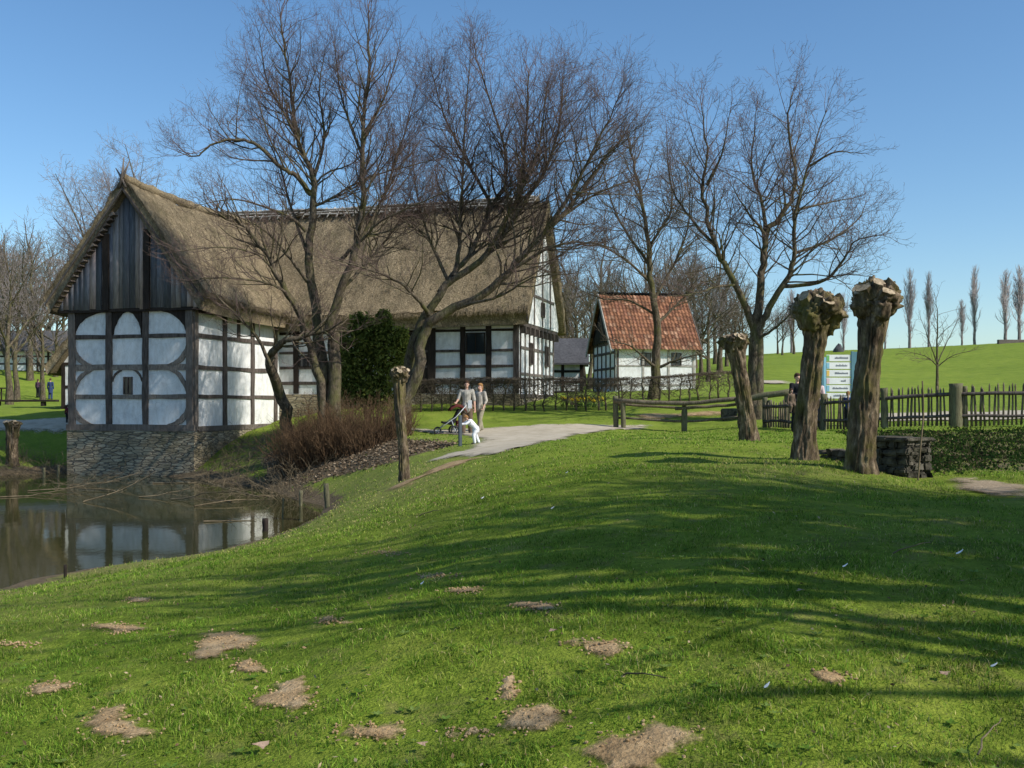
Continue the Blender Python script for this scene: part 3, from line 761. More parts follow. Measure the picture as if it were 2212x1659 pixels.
for k, (z, h) in enumerate(zip(rl, hh)):
    if k == 0: front.beam('sill_beam', -.08, WW+.08, z, z+h, M['timber_grey'], house, .10, jit=.02)
    elif k == 4: front.beam('plate_beam', -.05, WW+.05, z, z+h, D_, house, .10)
    else:
        for j in range(3):
            front.beam('rail', posts[j][1], posts[j+1][0], z, z+h, M['timber_brace'] if k < 3 else T, house, .05, jit=.02, dz=random.Random(k*3+j).uniform(-.02,.02))  # lower rails get the lighter timber, sunlight put into their colour
def brace(wl, a_post, z_post, a_rail, z_rail, w, m, parent, bulge=.38, n=12, out=.06):
    """quarter-round brace from a post (a_post,z_post) to a rail (a_rail,z_rail); fills towards the corner (a_post,z_rail)"""
    pin, pout = [], []
    for i in range(n+1):
        t = i/n*math.pi/2
        a = a_rail+(a_post-a_rail)*math.sin(t)**(1+.12*math.sin(a_post*7+z_post*3)); z = z_post+(z_rail-z_post)*math.cos(t)**(1+.15*math.sin(a_rail*5+z_rail*4))
        f_ = i/n; a += bulge*((a_rail+(a_post-a_rail)*f_)-a); z += bulge*((z_post+(z_rail-z_post)*(1-f_))-z)
        q_ = random.Random(int(a_post*100+z_post*10)+i*7); a += q_.uniform(-.014,.014)*(0 < i < n); z += q_.uniform(-.014,.014)*(0 < i < n)
        pin.append((a, z))
        k = 1-w
        ac, zc = a_post, z_rail
        # outline pushed to the corner
        pout.append((a+(ac-a)*w, z+(zc-z)*w))
    return wl.arc('brace', pin, pout, m, parent, out)
L_, R_ = .29, WW-.28
# big head braces
for (ap, zpst, ar, zr_, w) in ((L_, rl[3]+.15, 1.66, zp-.1, .97), (R_, rl[3]+.15, 3.60+.25, zp-.1, .97),
                               (2.0, rl[3]-.0, 2.64, zp-.1, .95), (3.28, rl[3]-.0, 2.64, zp-.1, .95)):
    brace(front, ap, zpst, ar, zr_, w, D_, house, .08)
# foot braces of the upper tier, head braces of the lower tier, foot braces at the sill: two rounded rings
for (ap, ar) in ((L_, 1.12), (R_, 4.38)):
    brace(front, ap, rl[2]+.95, ar, rl[2]+.2, .5, M['timber_brace'], house)
    brace(front, ap, rl[1]+.22, ar, rl[2], .36, M['timber_brace'], house)
    brace(front, ap, rl[0]+.92, ar-(.0), rl[0]+.25, .55, M['timber_brace'], house)
for ap, ar in ((2.0, 2.4), (3.28, 2.88)):
    brace(front, ap, rl[2]-.45, ar+(.03 if ap < 2.5 else -.03), rl[2], .3, T, house)
front.window(2.46, 2.86, rl[1]+.17, rl[1]+.85, house, M['timber'])
# gable boards
gap = zp+4.45
oz = lambda a: gap-abs(a-WW/2)/(WW/2+.42)*(gap-zp-.02)
boards(front, oz, -.36, WW+.36, zp-.02, house, M['board'], .24, .16, 3, 'gable_boards')
for a0 in (1.68, 3.48): front.beam('gable_post', a0, a0+.26, zp-.06, oz(a0+.13)-.25, M['timber_dark'], house, .24, .15)
front.beam('gable_sill', -.4, WW+.4, zp-.12, zp+.0, D_, house, .16, -.0)
# side wall facing right
zsd = zs
sp = [(0.42,.62),(2.05,2.33),(4.25,4.5),(6.25,6.5)]
side.beam('post', .0, .24, zs+.05, zp, M['timber_grey'], house, .07, -.3, .02)
for i, (a0, a1) in enumerate(sp[1:]): side.beam('post', a0, a1, zs+.2, zp, T, house, .06, jit=.018)
edges = [.24]+[v for p in sp[1:] for v in p]
side.beam('sill_beam', .24, 6.75, zs, zs+.2, M['timber_grey'], house, .085)
side.beam('plate_beam', .24, 6.75, zp-.2, zp, D_, house, .09)
for z, h in ((rl[1]+.02,.14),(rl[2]+.02,.16),(rl[3]+.0,.16)):
    for j in range(0, 6, 2):
        side.beam('rail', edges[j], edges[j+1], z, z+h, T, house, .05, jit=.016, dz=random.Random(j*7+int(z*10)).uniform(-.025,.025))
side.beam('post', 3.15, 3.36, rl[3]+.16, zp-.2, T, house, .055)
lefts.beam('post', .0, .3, zs+.05, zp, T, house, .06, -.1, .02)
for z, h in ((rl[1],.14),(rl[2],.16),(rl[3],.16)): lefts.beam('rail', .3, WD, z, z+h, T, house, .05)
# wing roof
ctr = C0-A*(WW/2)
zr_w = CAMZ+8.62; ze_w = zp+.42
wr = thatch('wing_roof', ctr-B*.47, B, 0, 10.7, WW/2+.78, zr_w, ze_w, .75, .42, house, 11, .22, 16000)
# batten ends under the left verge
for i in range(19):
    f = .06+i*.043
    a = -(.62)+f*(WW/2+.78-.1); 
    tz = ze_w+(zr_w-ze_w)*(a+.62)/(WW/2+.78)-.62
    q0 = front.p(a+.12, .70, tz); q1 = front.p(a+.12, .16, tz)
    bm = bmesh.new()
    c = [front.p(a+da, o_, tz+z) for o_ in (.44, .16) for da, z in ((-.12,-.02),(.10,.06),(.04,.17),(-.18,.09))]
    box_bm(bm, c); bmesh.ops.recalc_face_normals(bm, faces=bm.faces[:])
    add('batten', bm, M['timber'] if i % 3 else M['timber_grey'], house)
for sgn in (-1, 1):                       # pale verge boards
    bm = bmesh.new()
    h = WW/2+.72
    top = (WW/2, zr_w-.42); bot = (WW/2+sgn*h, ze_w-.22)
    c = [front.p(a, o_, z) for o_ in (.52, .45) for a, z in ((top[0],top[1]-.10),(bot[0],bot[1]-.05),(bot[0],bot[1]+.05),(top[0],top[1]+.02))]
    box_bm(bm, c); bmesh.ops.recalc_face_normals(bm, faces=bm.faces[:])
    add('verge_board', bm, M['timber_grey'] if sgn < 0 else M['timber'], house)
# crossed finial boards on the apex
for k, (da, h) in enumerate(((-.28, .62), (.34, .85), (.12, 1.0))):
    pA = front.p(WW/2-da*.6, .5+.03*k, zr_w-.45); pB = front.p(WW/2+da, .5+.03*k, zr_w-.3+h)
    me = tube_mesh('finial', [([pA, pA.lerp(pB, .5)+Vector((.03,0,0)), pB], [.055, .05, .02])], 5)
    add('finial', me, M['timber_grey'], house)
# ridge roll of wing
ridge = [ctr-B*.4+B*(i*.3)+Vector((0,0,zr_w-.05-.22*4*(i*.3/11)*(1-i*.3/11)+random.Random(i).uniform(-.03,.03))) for i in range(32)]
add('ridge_roll', tube_mesh('ridge_roll', [(ridge, [.17+random.Random(i+9).uniform(-.03,.03) for i in range(32)])], 9), M['thatch'], house)

# ---- main range --------------------------------------------------------------------------
ML = 10.95; MD = 6.5
main = Wall(M0, A, -B)
zb = CAMZ-.35; ze_m = CAMZ+3.28; zr_m = CAMZ+9.05
E0 = M0+A*ML
gab = Wall(E0, B, A)
main.face('wall', [(-.2,zb),(ML,zb),(ML,ze_m+.6),(-.2,ze_m+.6)], M['plaster'], house, 0, .2)
main.face('foundation', [(-.1,zb-1.4),(ML+.03,zb-1.4),(ML+.03,zb+.72),(-.1,zb+.72)], M['stone'], house, .05, .3)
sx = main.s_at
def zz(y): return main.z_at(1050, y)
plate = zz(703)
main.beam('plate_beam', -.0, ML, plate-.02, plate+.2, D_, house, .07)
pcols = [(629,648,645-12),(741,750,0),(838,850,0),(925,941,0),(996,1004,0),(1051,1061,0),(1106,1115,0)]
rows = [(757,.15),(791,.14),(822,.16)]
pc = [(sx(640)-.12, sx(640)+.12),(sx(690)-.1,sx(690)+.1),(sx(745)-.1,sx(745)+.1),(sx(800)-.1,sx(800)+.1),(sx(860)-.1,sx(860)+.1),(sx(933)-.17,sx(933)+.17),(sx(1000)-.11,sx(1000)+.11),(sx(1056)-.12,sx(1056)+.12),(ML-.24,ML)]
for a0, a1 in pc: main.beam('post', a0, a1, zb+.75, plate, D_ if a1 < ML-.1 else T, house, .06, jit=.015)
ed = [0.0]+[v for p in pc for v in p]
zt = zz(715)
for j in range(0, len(ed)-1, 2):
    for y, h in ((713,.10),(757,.11),(791,.11),(826,.14)):
        z = zz(y)
        if j == 14 and y in (757,): continue
        main.beam('rail', ed[j], ed[j+1], z-h/2, z+h/2, D_ if y < 720 else T, house, .045, jit=.012)
# windows and a dark doorway
def opening(wl, name, a0, a1, z0, z1, parent, m=None):
    wl.face(name, [(a0,z0),(a1,z0),(a1,z1),(a0,z1)], m or M['dark'], parent, .03, .06)
main.window(ed[13]+.16+.0, ed[15]-.02, zz(766), zz(716), house, D_) if False else None
wa0, wa1 = pc[6][1]+.03, pc[7][0]-.03
main.window(wa0, wa1, zz(764), zz(718), house, D_)
main.window(pc[0][1]+.03, pc[1][0]-.02, zz(790), zz(762), house, D_)
dr = main.face('door', [(pc[4][1]+.02,zb+.75),(pc[5][0]-.02,zb+.75),(pc[5][0]-.02,zz(716)),(pc[4][1]+.02,zz(716))], M['timber_dark'], house, .035, .06)
add('handle', tube_mesh('handle', [([main.p(pc[5][0]-.2,.06,zb+1.7),main.p(pc[5][0]-.2,.10,zb+1.72),main.p(pc[5][0]-.2,.06,zb+1.9)], [.015]*3)], 5), M['steel_grey'], dr)
# right gable wall: close studding, jettied upper triangle on bracket ends
zj = gab.z_at(1160, 715)
gab.face('foundation', [(.28,zb-1.4),(MD,zb-1.4),(MD,zb+.55),(.28,zb+.55)], M['stone'], house, .05, .3)
gab.face('wall', [(.21,zb),(MD,zb),(MD,zj),(.21,zj)], M['plaster'], house, 0, .2)
apx = zr_m-.35
gz = lambda a: apx-abs(a-MD/2)/(MD/2+.3)*(apx-ze_m-.35)
gab.face('gable_wall', [(-.0,zj+.16),(MD,zj+.16),(MD+.05,gz(MD)+.0),(MD/2,apx),(-.05,gz(0))], M['plaster'], house, .22, .2)
gab.beam('plate_beam', 0, MD, zj-.0, zj+.15, T, house, .20, -.0)
for i in range(9):
    a = .15+i*(MD-.3)/8
    gab.beam('bracket', a-.08, a+.08, zj-.3, zj-.01, T, house, .27, .02)
    if i % 2 == 0 or True:
        gab.beam('post', a-.06, a+.06, zb+.6, zj-.3, M['timber_grey'] if i % 3 else T, house, .045, jit=.012)
    if .4 < a < MD-.4 and i % 2 == 0: gab.beam('gable_post', a-.06, a+.06, zj+.17, gz(a)-.35, M['timber_grey'], house, .26, .2)
for z in (zb+1.5, zb+2.6):
    gab.beam('rail', .1, MD-.05, z, z+.12, M['timber_grey'], house, .035)
for k in (1, 2): gab.beam('gable_rail', MD/2*(.27*k)+.1, MD-MD/2*.27*k-.1, zj+1.35*k, zj+1.35*k+.12, M['timber_grey'], house, .25, .2)
gab.beam('sill_beam', .0, MD, zb+.55, zb+.72, T, house, .07)
for a in (1.6, 4.6): gab.window(a, a+.55, zj-1.55, zj-.6, house, T, out=.06)
gab.window(2.95, 3.5, zj+.6, zj+1.25, house, T, out=.28)
# roof of main range
rm = M0+B*(MD/2)
thatch('main_roof', rm-A*5.4, A, 0, ML+5.4+.5, MD/2+.62, zr_m, ze_m+.5, .6, .4, house, 23, .12, 30000)
gab.beam('verge_board', -.55, -.47, 0, .01, T, house) if False else None
bm = bmesh.new()
for sgn in (-1, 1):
    h = MD/2+.5
    c = [gab.p(MD/2+sgn*q, o_, z) for o_ in (.49, .43) for q, z in ((.0,zr_m-.62),(h,ze_m+.15),(h,ze_m+.33),(.0,zr_m-.4))]
    box_bm(bm, c)
bmesh.ops.recalc_face_normals(bm, faces=bm.faces[:])
add('verge_board', bm, M['timber'], house)
# ridge: pairs of crossed pegs holding a pale roll of straw and laths
rng = random.Random(5)
RL = ML+5.0
add('ridge_roll', tube_mesh('ridge_roll', [([rm-A*5.2+A*(i*.3)+Vector((0,0,zr_m+.0-.12*4*((i*.3)/16.8)*(1-(i*.3)/16.8)+rng.uniform(-.03,.03))) for i in range(int(16.6/.3))], [.19]*int(16.6/.3))], 8), M['thatch'], house)
for k, (off, dz) in enumerate(((.16,.16),(.24,.02),(.31,-.12))):
    P = [rm-A*5.1-B*off+A*(i*.55)+Vector((0,0,zr_m+dz-.12*4*((i*.55)/16.8)*(1-(i*.55)/16.8)+rng.uniform(-.025,.025))) for i in range(30)]
    add('ridge_lath', tube_mesh('ridge_lath', [(P, [.045]*30)], 5), M['lath'], house)
for i in range(38):
    s = -5.0+i*.43
    q = rm+A*s+Vector((0,0,zr_m-.12*4*((s+5.4)/16.8)*(1-(s+5.4)/16.8)))
    sk = rng.uniform(.05, .14)
    p0 = q-B*.42+Vector((0,0,-.28))-A*sk; p1 = q+B*.1+Vector((0,0,.27))+A*sk
    add('ridge_peg', tube_mesh('ridge_peg', [([p0, p0.lerp(p1,.5)-B*.07, p1], [.045,.045,.04])], 4), M['lath'], house)
for k, (da, h) in enumerate(((-.5,.55),(-.15,.25),(.2,.6),(.35,.75))):
    p0 = rm-A*(5.25)+Vector((0,0,zr_m-.1)); p1 = p0+A*da+Vector((0,0,.15+h))
    add('finial', tube_mesh('finial', [([p0, p1], [.05,.03])], 5), D_, house)

# ---- tiled cottage ----------------------------------------------------------------------
def tile_slope(name, P0, du, dv, W, H, nrm, m, parent, tw=.21, th=.30, seed=1):
    """pantiles: P0 ridge corner, du along, dv down slope"""
    nx = int(W/tw)*6; ny = int(H/th)
    g = np.random.default_rng(seed)
    us_ = np.linspace(0, W, nx+1); V, Q, C = [], [], []
    tone = g.uniform(.6, 1.35, (ny, int(W/tw)+2)); hue = g.random((ny, int(W/tw)+2))
    for r in range(ny):
        for k, v in enumerate((r*th-.02, (r+1)*th+.03)):
            lift = (.012+.035*k)
            w_ = .028*np.sin(us_/tw*2*math.pi)+lift + .012*vnoise(us_*.7, us_*0+v, seed)
            p = np.array(P0)[None]+np.array(du)[None]*us_[:,None]+np.array(dv)[None]*v+np.array(nrm)[None]*w_[:,None]
            V.append(p)
            ti = (us_/tw).astype(int)
            base = np.where(hue[r,ti][:,None] < .22, np.array([[.19,.085,.05]]), np.where(hue[r,ti][:,None] < .85, np.array([[.235,.108,.058]]), np.array([[.30,.165,.10]])))
            C.append(base*tone[r,ti][:,None])
        o_ = r*2*(nx+1); i = np.arange(nx)
        Q.append(np.stack([o_+i, o_+i+1, o_+nx+1+i+1, o_+nx+1+i], -1))
    me = mesh_np(name, np.concatenate(V), [np.concatenate(Q)], np.concatenate(C))
    return add(name, me, m, parent, smooth=True)
t2 = R(9.5)
A2 = Vector((math.cos(t2), math.sin(t2), 0)); B2 = Vector((-math.sin(t2), math.cos(t2), 0))
K0 = Vector(((1330-CX)/F*58, 58, 0)); KW = 4.75; KD = 5.2
kz = ground(K0.x, K0.y); ke = CAMZ+3.42; kr = CAMZ+6.45
cot = thing('cottage', 'small white half-timbered cottage with an orange-red tiled roof', 'cottage', (K0.x, K0.y, kz))
kf = Wall(K0, A2, -B2); kl = Wall(K0, B2, -A2); krr = Wall(K0+A2*KW, B2, A2)
kf.face('wall', [(0,kz-.6),(KW,kz-.6),(KW,ke),(0,ke)], M['plaster'], cot, 0, .2)
for wl in (kl, krr):
    wl.face('gable_wall', [(.21,kz-.6),(KD,kz-.6),(KD,ke),(KD/2,kr-.2),(.21,ke+.15)], M['plaster'], cot, 0, .2)
for i in range(4):
    a = .12+i*(KW-.24)/3
    kf.beam('post', a-.06, a+.06, kz+.1, ke-.1, M['lath'] if i else T, cot, .03)  # pale posts and rails: the sunlit look of this wall painted into the timber
for z in (kz+.35, kz+1.45): kf.beam('rail', 0, KW, z, z+.10, M['lath'], cot, .025)
for i in range(6):
    a = .12+i*(KD-.24)/5
    kl.beam('post', a-.09, a+.09, kz+.1, ke+.1+(kr-ke-.5)*(1-abs(a-KD/2)/(KD/2)), T, cot, .04)
for z in (kz+.35, kz+1.3, kz+2.2, ke-.05): kl.beam('rail', .1, KD-.1, z, z+.15, T, cot, .03)
boards(kl, lambda a: kr-.1-abs(a-KD/2)/(KD/2+.2)*(kr-ke), -.1, KD+.1, ke+.1, cot, M['board'], .22, .12, 8, 'gable_boards', [(.05,.045,.045),(.035,.035,.035),(.07,.06,.055)])
kf.window(1.5, 2.1, kz+1.5, kz+2.25, cot, T); kf.window(3.3, 3.9, kz+1.5, kz+2.25, cot, T)
ov = .42
sl = math.atan2(kr-ke, KD/2); dn = Vector((-B2.x*math.cos(sl), -B2.y*math.cos(sl), -math.sin(sl))); nr = Vector((-B2.x*math.sin(sl), -B2.y*math.sin(sl), math.cos(sl)))
Pr = K0-A2*.35+B2*(KD/2)+Vector((0,0,kr))
tile_slope('roof', Pr, A2, dn, KW+.65, (KD/2+ov)/math.cos(sl), nr, M['tile'], cot, seed=4)
dn2 = Vector((B2.x*math.cos(sl), B2.y*math.cos(sl), -math.sin(sl))); nr2 = Vector((B2.x*math.sin(sl), B2.y*math.sin(sl), math.cos(sl)))
tile_slope('roof', Pr, A2, dn2, KW+.65, (KD/2+ov)/math.cos(sl), nr2, M['tile'], cot, seed=5)
add('ridge_tiles', tube_mesh('ridge_tiles', [([Pr+A2*(i*.3)+Vector((0,0,.03+.02*(i%2))) for i in range(19)], [.10]*19)], 8), M['tile'], cot)
for O_, nm in ((Pr-A2*.03, 0), (Pr+A2*(KW+.66), 1)):
    for d3, n3 in ((dn, nr), (dn2, nr2)):
        q0 = O_-n3*.05; q1 = O_+d3*((KD/2+ov)/math.cos(sl))-n3*.05
        bm = bmesh.new()
        c = [q+A2*w_+n3*h for w_ in (-.025, .025) for q, h in ((q0,-.12),(q1,-.12),(q1,.10),(q0,.10))]
        box_bm(bm, c); bmesh.ops.recalc_face_normals(bm, faces=bm.faces[:])
        add('verge_board', bm, M['timber_grey'] if nm else M['lath'], cot)

# ---- simple timber framed sheds ---------------------------------------------------------
def shed(name, label, cat, O, rot, W, Dp, hw, hr, roofm, parts, over=.35, wallm='plaster', base=0.0):
    a = Vector((math.cos(rot), math.sin(rot), 0)); b = Vector((-math.sin(rot), math.cos(rot), 0)); O = Vector(O)
    z0 = O.z; r = thing(name, label, cat, O)
    f = Wall((O.x,O.y,0), a, -b); l = Wall((O.x,O.y,0), b, -a); rr_ = Wall((O+a*W).xy.to_3d(), b, a)
    f.face('wall', [(0,z0-1),(W,z0-1),(W,z0+hw),(0,z0+hw)], M[wallm], r, 0, .2)
    for wl in (l, rr_): wl.face('gable_wall', [(.21,z0-1),(Dp,z0-1),(Dp,z0+hw),(Dp/2,z0+hr-.25),(.21,z0+hw+.1)], M[wallm], r, 0, .2)
    n = max(2, int(W/1.0))
    if parts:
        for i in range(n+1): f.beam('post', i*(W-.2)/n, i*(W-.2)/n+.2, z0+.1, z0+hw, M['timber_dark'], r, .04)
        for z in (.15, hw*.38, hw*.7): f.beam('rail', 0, W, z0+z, z0+z+.16, M['timber_dark'], r, .03)
        for wl in (rr_,l):
            for i in range(4): wl.beam('post', i*(Dp-.2)/3, i*(Dp-.2)/3+.2, z0+.1, z0+hw+.1, M['timber_dark'], r, .04)
            for z in (.15, hw*.5, hw): wl.beam('rail', .1, Dp, z0+z, z0+z+.16, M['timber_dark'], r, .03)
    if roofm == 'thatch':
        c = O+b*(Dp/2)
        thatch('roof', c-a*over, a, 0, W+2*over, Dp/2+over, z0+hr, z0+hw-.1, over, .3, r, int(abs(O.x)*3)+2, .08, 2500)
    else:
        bm = bmesh.new()
        for s_ in (-1, 1):
            e = Dp/2+over
            for k in (0,):
                q = [O+b*(Dp/2)+a*u+b*(s_*v)+Vector((0,0,z)) for u, v, z in ((-over,0,hr),(W+over,0,hr),(W+over,e,hw-.15),(-over,e,hw-.15))]
                up = Vector((0,0,.12)); box_bm(bm, q+[p_+up for p_ in q])
        bmesh.ops.recalc_face_normals(bm, faces=bm.faces[:])
        add('roof', bm, M[roofm], r)
    return r
p = pt(1192, 0, 66); sz = ground(p.x, 66)
s1 = shed('shed', 'small dark-roofed half-timbered shed between the farmhouse gable and the cottage', 'shed', (p.x-.6, 66, sz-.15), R(-4), 2.6, 3.2, 2.15, 3.7, 'slate', True, .4)
p = pt(60, 0, 54); sz = ground(p.x, 54)
s2 = shed('farm_building', 'thatched half-timbered building mostly hidden behind the pond wing, at its left', 'house', (-17.2, 52, ground(-21, 52)-.1), R(86), 9, 6, 2.35, 6.6, 'thatch', True, .6)
s3 = shed('barn', 'long low grey-roofed barn with pale walls behind the trees at the far left', 'barn', (*pt(-60, 0, 100).xy, ground(pt(-60,0,100).x, 100)-.4), R(2), 8.5, 5, 2.3, 4.3, 'slate', True, .7)
# ------------------------------------------------------------------ bare trees
def norm3(v):
    l = math.sqrt(v[0]*v[0]+v[1]*v[1]+v[2]*v[2]) or 1e-9
    return (v[0]/l, v[1]/l, v[2]/l)
def child_dir(rng, d, ang):
    r = (rng.gauss(0,1), rng.gauss(0,1), rng.gauss(0,1))
    k = r[0]*d[0]+r[1]*d[1]+r[2]*d[2]
    p = norm3((r[0]-k*d[0], r[1]-k*d[1], r[2]-k*d[2]))
    c, s = math.cos(ang), math.sin(ang)
    return (d[0]*c+p[0]*s, d[1]*c+p[1]*s, d[2]*c+p[2]*s)
class Cfg:
    def __init__(s, **k):
        s.maxl = 4; s.dens = [2.4, 3.2, 4.6, 5.0]; s.ratio = [.42, .5, .55, .55]; s.ang = [48, 46, 44, 42]; s.wander = [.10, .15, .2, .22, .24]
        s.trop = [.05, .07, .06, .05, .04]; s.rmin = .0045; s.lmin = .16; s.rk = .5; s.cap = 60000; s.first = .22; s.tap = .7; s.gfirst = .42; s.bell = 0; s.thick = .012; s.fat = 1.0
        s.__dict__.update(k)
def spawn(rng, pts, rad, L, lvl, out, cf):
    if lvl >= cf.maxl or len(out) > cf.cap: return
    n = len(pts)
    k = L*cf.dens[lvl]; k = int(k)+(rng.random() < k-int(k))
    for i in range(k):
        t = cf.first+(1-cf.first)*(i+rng.random())/max(1, k)
        f = min(t, .999)*(n-1); j = int(f); f -= j
        p = tuple(pts[j][q]+(pts[j+1][q]-pts[j][q])*f for q in range(3))
        d = norm3(tuple(pts[j+1][q]-pts[j][q] for q in range(3)))
        r = rad[j]+(rad[j+1]-rad[j])*f
        cl = L*cf.ratio[lvl]*(1.15-cf.tap*t)*rng.uniform(.6, 1.35)
        cl = min(cl, getattr(cf, 'lmax', 9))
        if cf.bell and lvl == 0: cl *= min(1, .25+1.6*max(0, t-.12))
        if cl < cf.lmin: continue
        cd = child_dir(rng, d, R(rng.gauss(cf.ang[lvl], 11)))
        if cd[2] < -.35 and rng.random() < .7: cd = (cd[0], cd[1], -cd[2]*.4)
        grow(rng, p, norm3(cd), cl, max(cf.rmin, min(r*cf.rk, .006+cl*cf.thick)), lvl+1, out, cf)
def grow(rng, p, d, L, r, lvl, out, cf):
    n = 3 if L < .45 else (4 if L < 1.1 else 6)
    w = cf.wander[min(lvl, 4)]; tr = cf.trop[min(lvl, 4)]
    pts, rad = [p], [r]
    for i in range(n):
        d = norm3((d[0]+rng.gauss(0, w), d[1]+rng.gauss(0, w), d[2]+rng.gauss(0, w)+tr))
        p = (p[0]+d[0]*L/n, p[1]+d[1]*L/n, p[2]+d[2]*L/n)
        pts.append(p); rad.append(max(cf.rmin*.6, r*(1-.72*(i+1)/n)))
    out.append((pts, rad))
    spawn(rng, pts, rad, L, lvl, out, cf)
def finish_tree(root, limbs, twigs, bark, twm, big=.02):
    """limbs make the trunk part, everything finer the crown part"""
    thick = [t for t in twigs if t[1][0] >= big]; thin = [t for t in twigs if t[1][0] < big]
    V1, F1 = tubes(limbs, 10); V2, F2 = tubes(thick, 5) if thick else (np.zeros((0,3)), [np.zeros((0,4), int)])
    me = mesh_np('trunk', np.concatenate([V1, V2]), [F1[0], F2[0]+len(V1)])
    add('trunk', me, bark, root, smooth=True)
    V, Fq = tubes(thin, 3)
    add('crown', mesh_np('crown', V, Fq), twm, root)
def guided(name, label, cat, base, Y0, limbs, seed, cf, bark='bark', twm='twig', group=None, rough=.06):
    """limbs: (list of (column,row,depth offset), r0, r1, side shoot density factor)"""
    rng = random.Random(seed)
    b = G(base[0], Y0)
    root = thing(name, label, cat, b, group)
    L_, T_ = [], []
    for P, r0, r1, k in limbs:
        W3 = []
        for c in P:
            if c[1] == 'g': q = G(c[0], Y0+c[2], -.15)
            else: q = pt(c[0], c[1], Y0+c[2])
            W3.append(tuple(q))
        n = max(6, len(P)*4)
        S3 = spline(W3, n)
        g = np.random.default_rng(seed+len(L_))
        S3[1:-1] += g.normal(0, rough*min(1, r0*6), (n-2, 3))*.5
        t = np.linspace(0, 1, n)
        rad = (r0+(r1-r0)*t**.8)*cf.fat
        if P[0][1] == 'g': rad = rad*(1+.28*np.exp(-t*n/1.6))
        pts = [tuple(p) for p in S3]; rad = list(rad)
        L_.append((pts, rad))
        ln = float(np.linalg.norm(np.diff(S3, axis=0), axis=1).sum())
        d0 = cf.dens[0]; cf.dens[0] = d0*k
        l_eff = min(ln, 5.2)
        # spawn uses length for both number and size of side shoots
        kk = cf.dens[0]; f0 = cf.first
        if P[0][1] == 'g': cf.first = cf.gfirst
        cf.dens[0] = kk*ln/l_eff*(1-cf.first)/.78
        spawn(rng, pts, rad, l_eff, 0, T_, cf)
        cf.first = f0
        cf.dens[0] = d0
        # leader carries on as a spray of twigs
        d = norm3(tuple(pts[-1][q]-pts[-2][q] for q in range(3)))
        for _ in range(3): grow(rng, pts[-1], norm3(tuple(d[q]+rng.gauss(0,.25) for q in range(3))), rng.uniform(.7, 1.4), r1*.9, 2, T_, cf)
    finish_tree(root, L_, T_, M[bark], M[twm])
    return root

cfA = lambda **k: Cfg(**k)
# big twin tree by the pond, left
guided('linden_tree', 'tall bare many-stemmed tree on the pond bank in front of the thatched roof', 'tree', (700, 930), 34.4, [
 ([(634,'g',1.2),(612,872,.6),(584,798,-.6),(590,765,-.9),(608,742,-1.2),(641,728,-1.4),(700,716,-1.7)], .20, .05, .7),
 ([(696,'g',0),(696,867,0),(671,752,-.4),(640,665,-.8),(600,600,-1.2),(570,540,-1.5),(525,485,-1.9),(480,468,-2.2)], .17, .03, 1),
 ([(705,'g',.2),(695,780,.2),(681,656,.4),(669,562,.4),(678,445,.3),(674,375,.4),(646,305,.5),(625,160,.6),(606,40,.6)], .21, .02, 1.15),
 ([(718,'g',0),(722,760,0),(716,703,-.2),(735,633,-.3),(767,539,-.5),(784,422,-.4),(784,281,-.3),(795,164,-.2),(796,30,-.1)], .22, .02, 1.15),
 ([(784,300,-.3),(830,210,-.4),(858,120,-.3)], .05, .012, 1.1),
 ([(785,340,-.3),(740,220,.2),(722,95,.6)], .05, .012, 1.1),
 ([(672,420,.3),(640,380,0),(613,366,-.2),(556,314,-.6),(510,302,-.8),(463,309,-1),(425,337,-1.1),(394,332,-1.2)], .085, .012, .55),
 ([(510,302,-.8),(512,250,-.8),(519,190,-.8)], .022, .008, 1.5),
 ([(660,500,.3),(627,469,0),(552,440,-.5),(500,431,-.8),(430,443,-1)], .05, .01, .6),
 ([(664,609,.2),(620,550,-.3),(571,497,-.7),(480,452,-1.2)], .055, .012, .65),
 ([(678,445,.3),(711,431,.2),(795,384,0),(927,347,-.3)], .055, .012, 1),
 ([(735,562,-.3),(790,510,-.8),(838,469,-1.2),(978,408,-1.8)], .06, .012, .75),
 ([(646,675,-.8),(608,625,-1.4),(540,604,-2),(463,600,-2.5),(415,606,-2.8)], .05, .012, .75),
 ([(600,600,-1.2),(560,552,-1.8),(486,534,-2.4),(390,542,-3)], .04, .012, .75),
 ([(584,790,-1.2),(560,735,-1.6),(520,690,-2),(470,640,-2.4),(440,600,-2.6)], .06, .012, .8),
 ([(646,305,.5),(610,240,.8),(575,170,1),(560,70,1.1)], .05, .01, 1.1),
 ([(676,390,.4),(700,300,.8),(690,200,1),(700,120,1.1)], .06, .01, 1.1),
 ([(668,560,.4),(630,450,1.2),(600,350,1.8),(560,260,2.2)], .06, .01, 1),
 ([(741,620,-.3),(800,560,.6),(860,480,1.4),(900,380,2)], .06, .01, 1.1),
 ([(767,539,-.5),(830,420,.4),(870,300,1),(895,200,1.2)], .06, .01, 1.1),
], 3, cfA(dens=[5.8,4.8,4.8,4.0], ratio=[.41,.5,.55,.6], ang=[46,43,42,40], trop=[.05,.10,.09,.08,.07], gfirst=.54, fat=1.15, rk=.54, thick=.0145, tap=.5, lmin=.13, maxl=4, cap=200000, rmin=.0036))
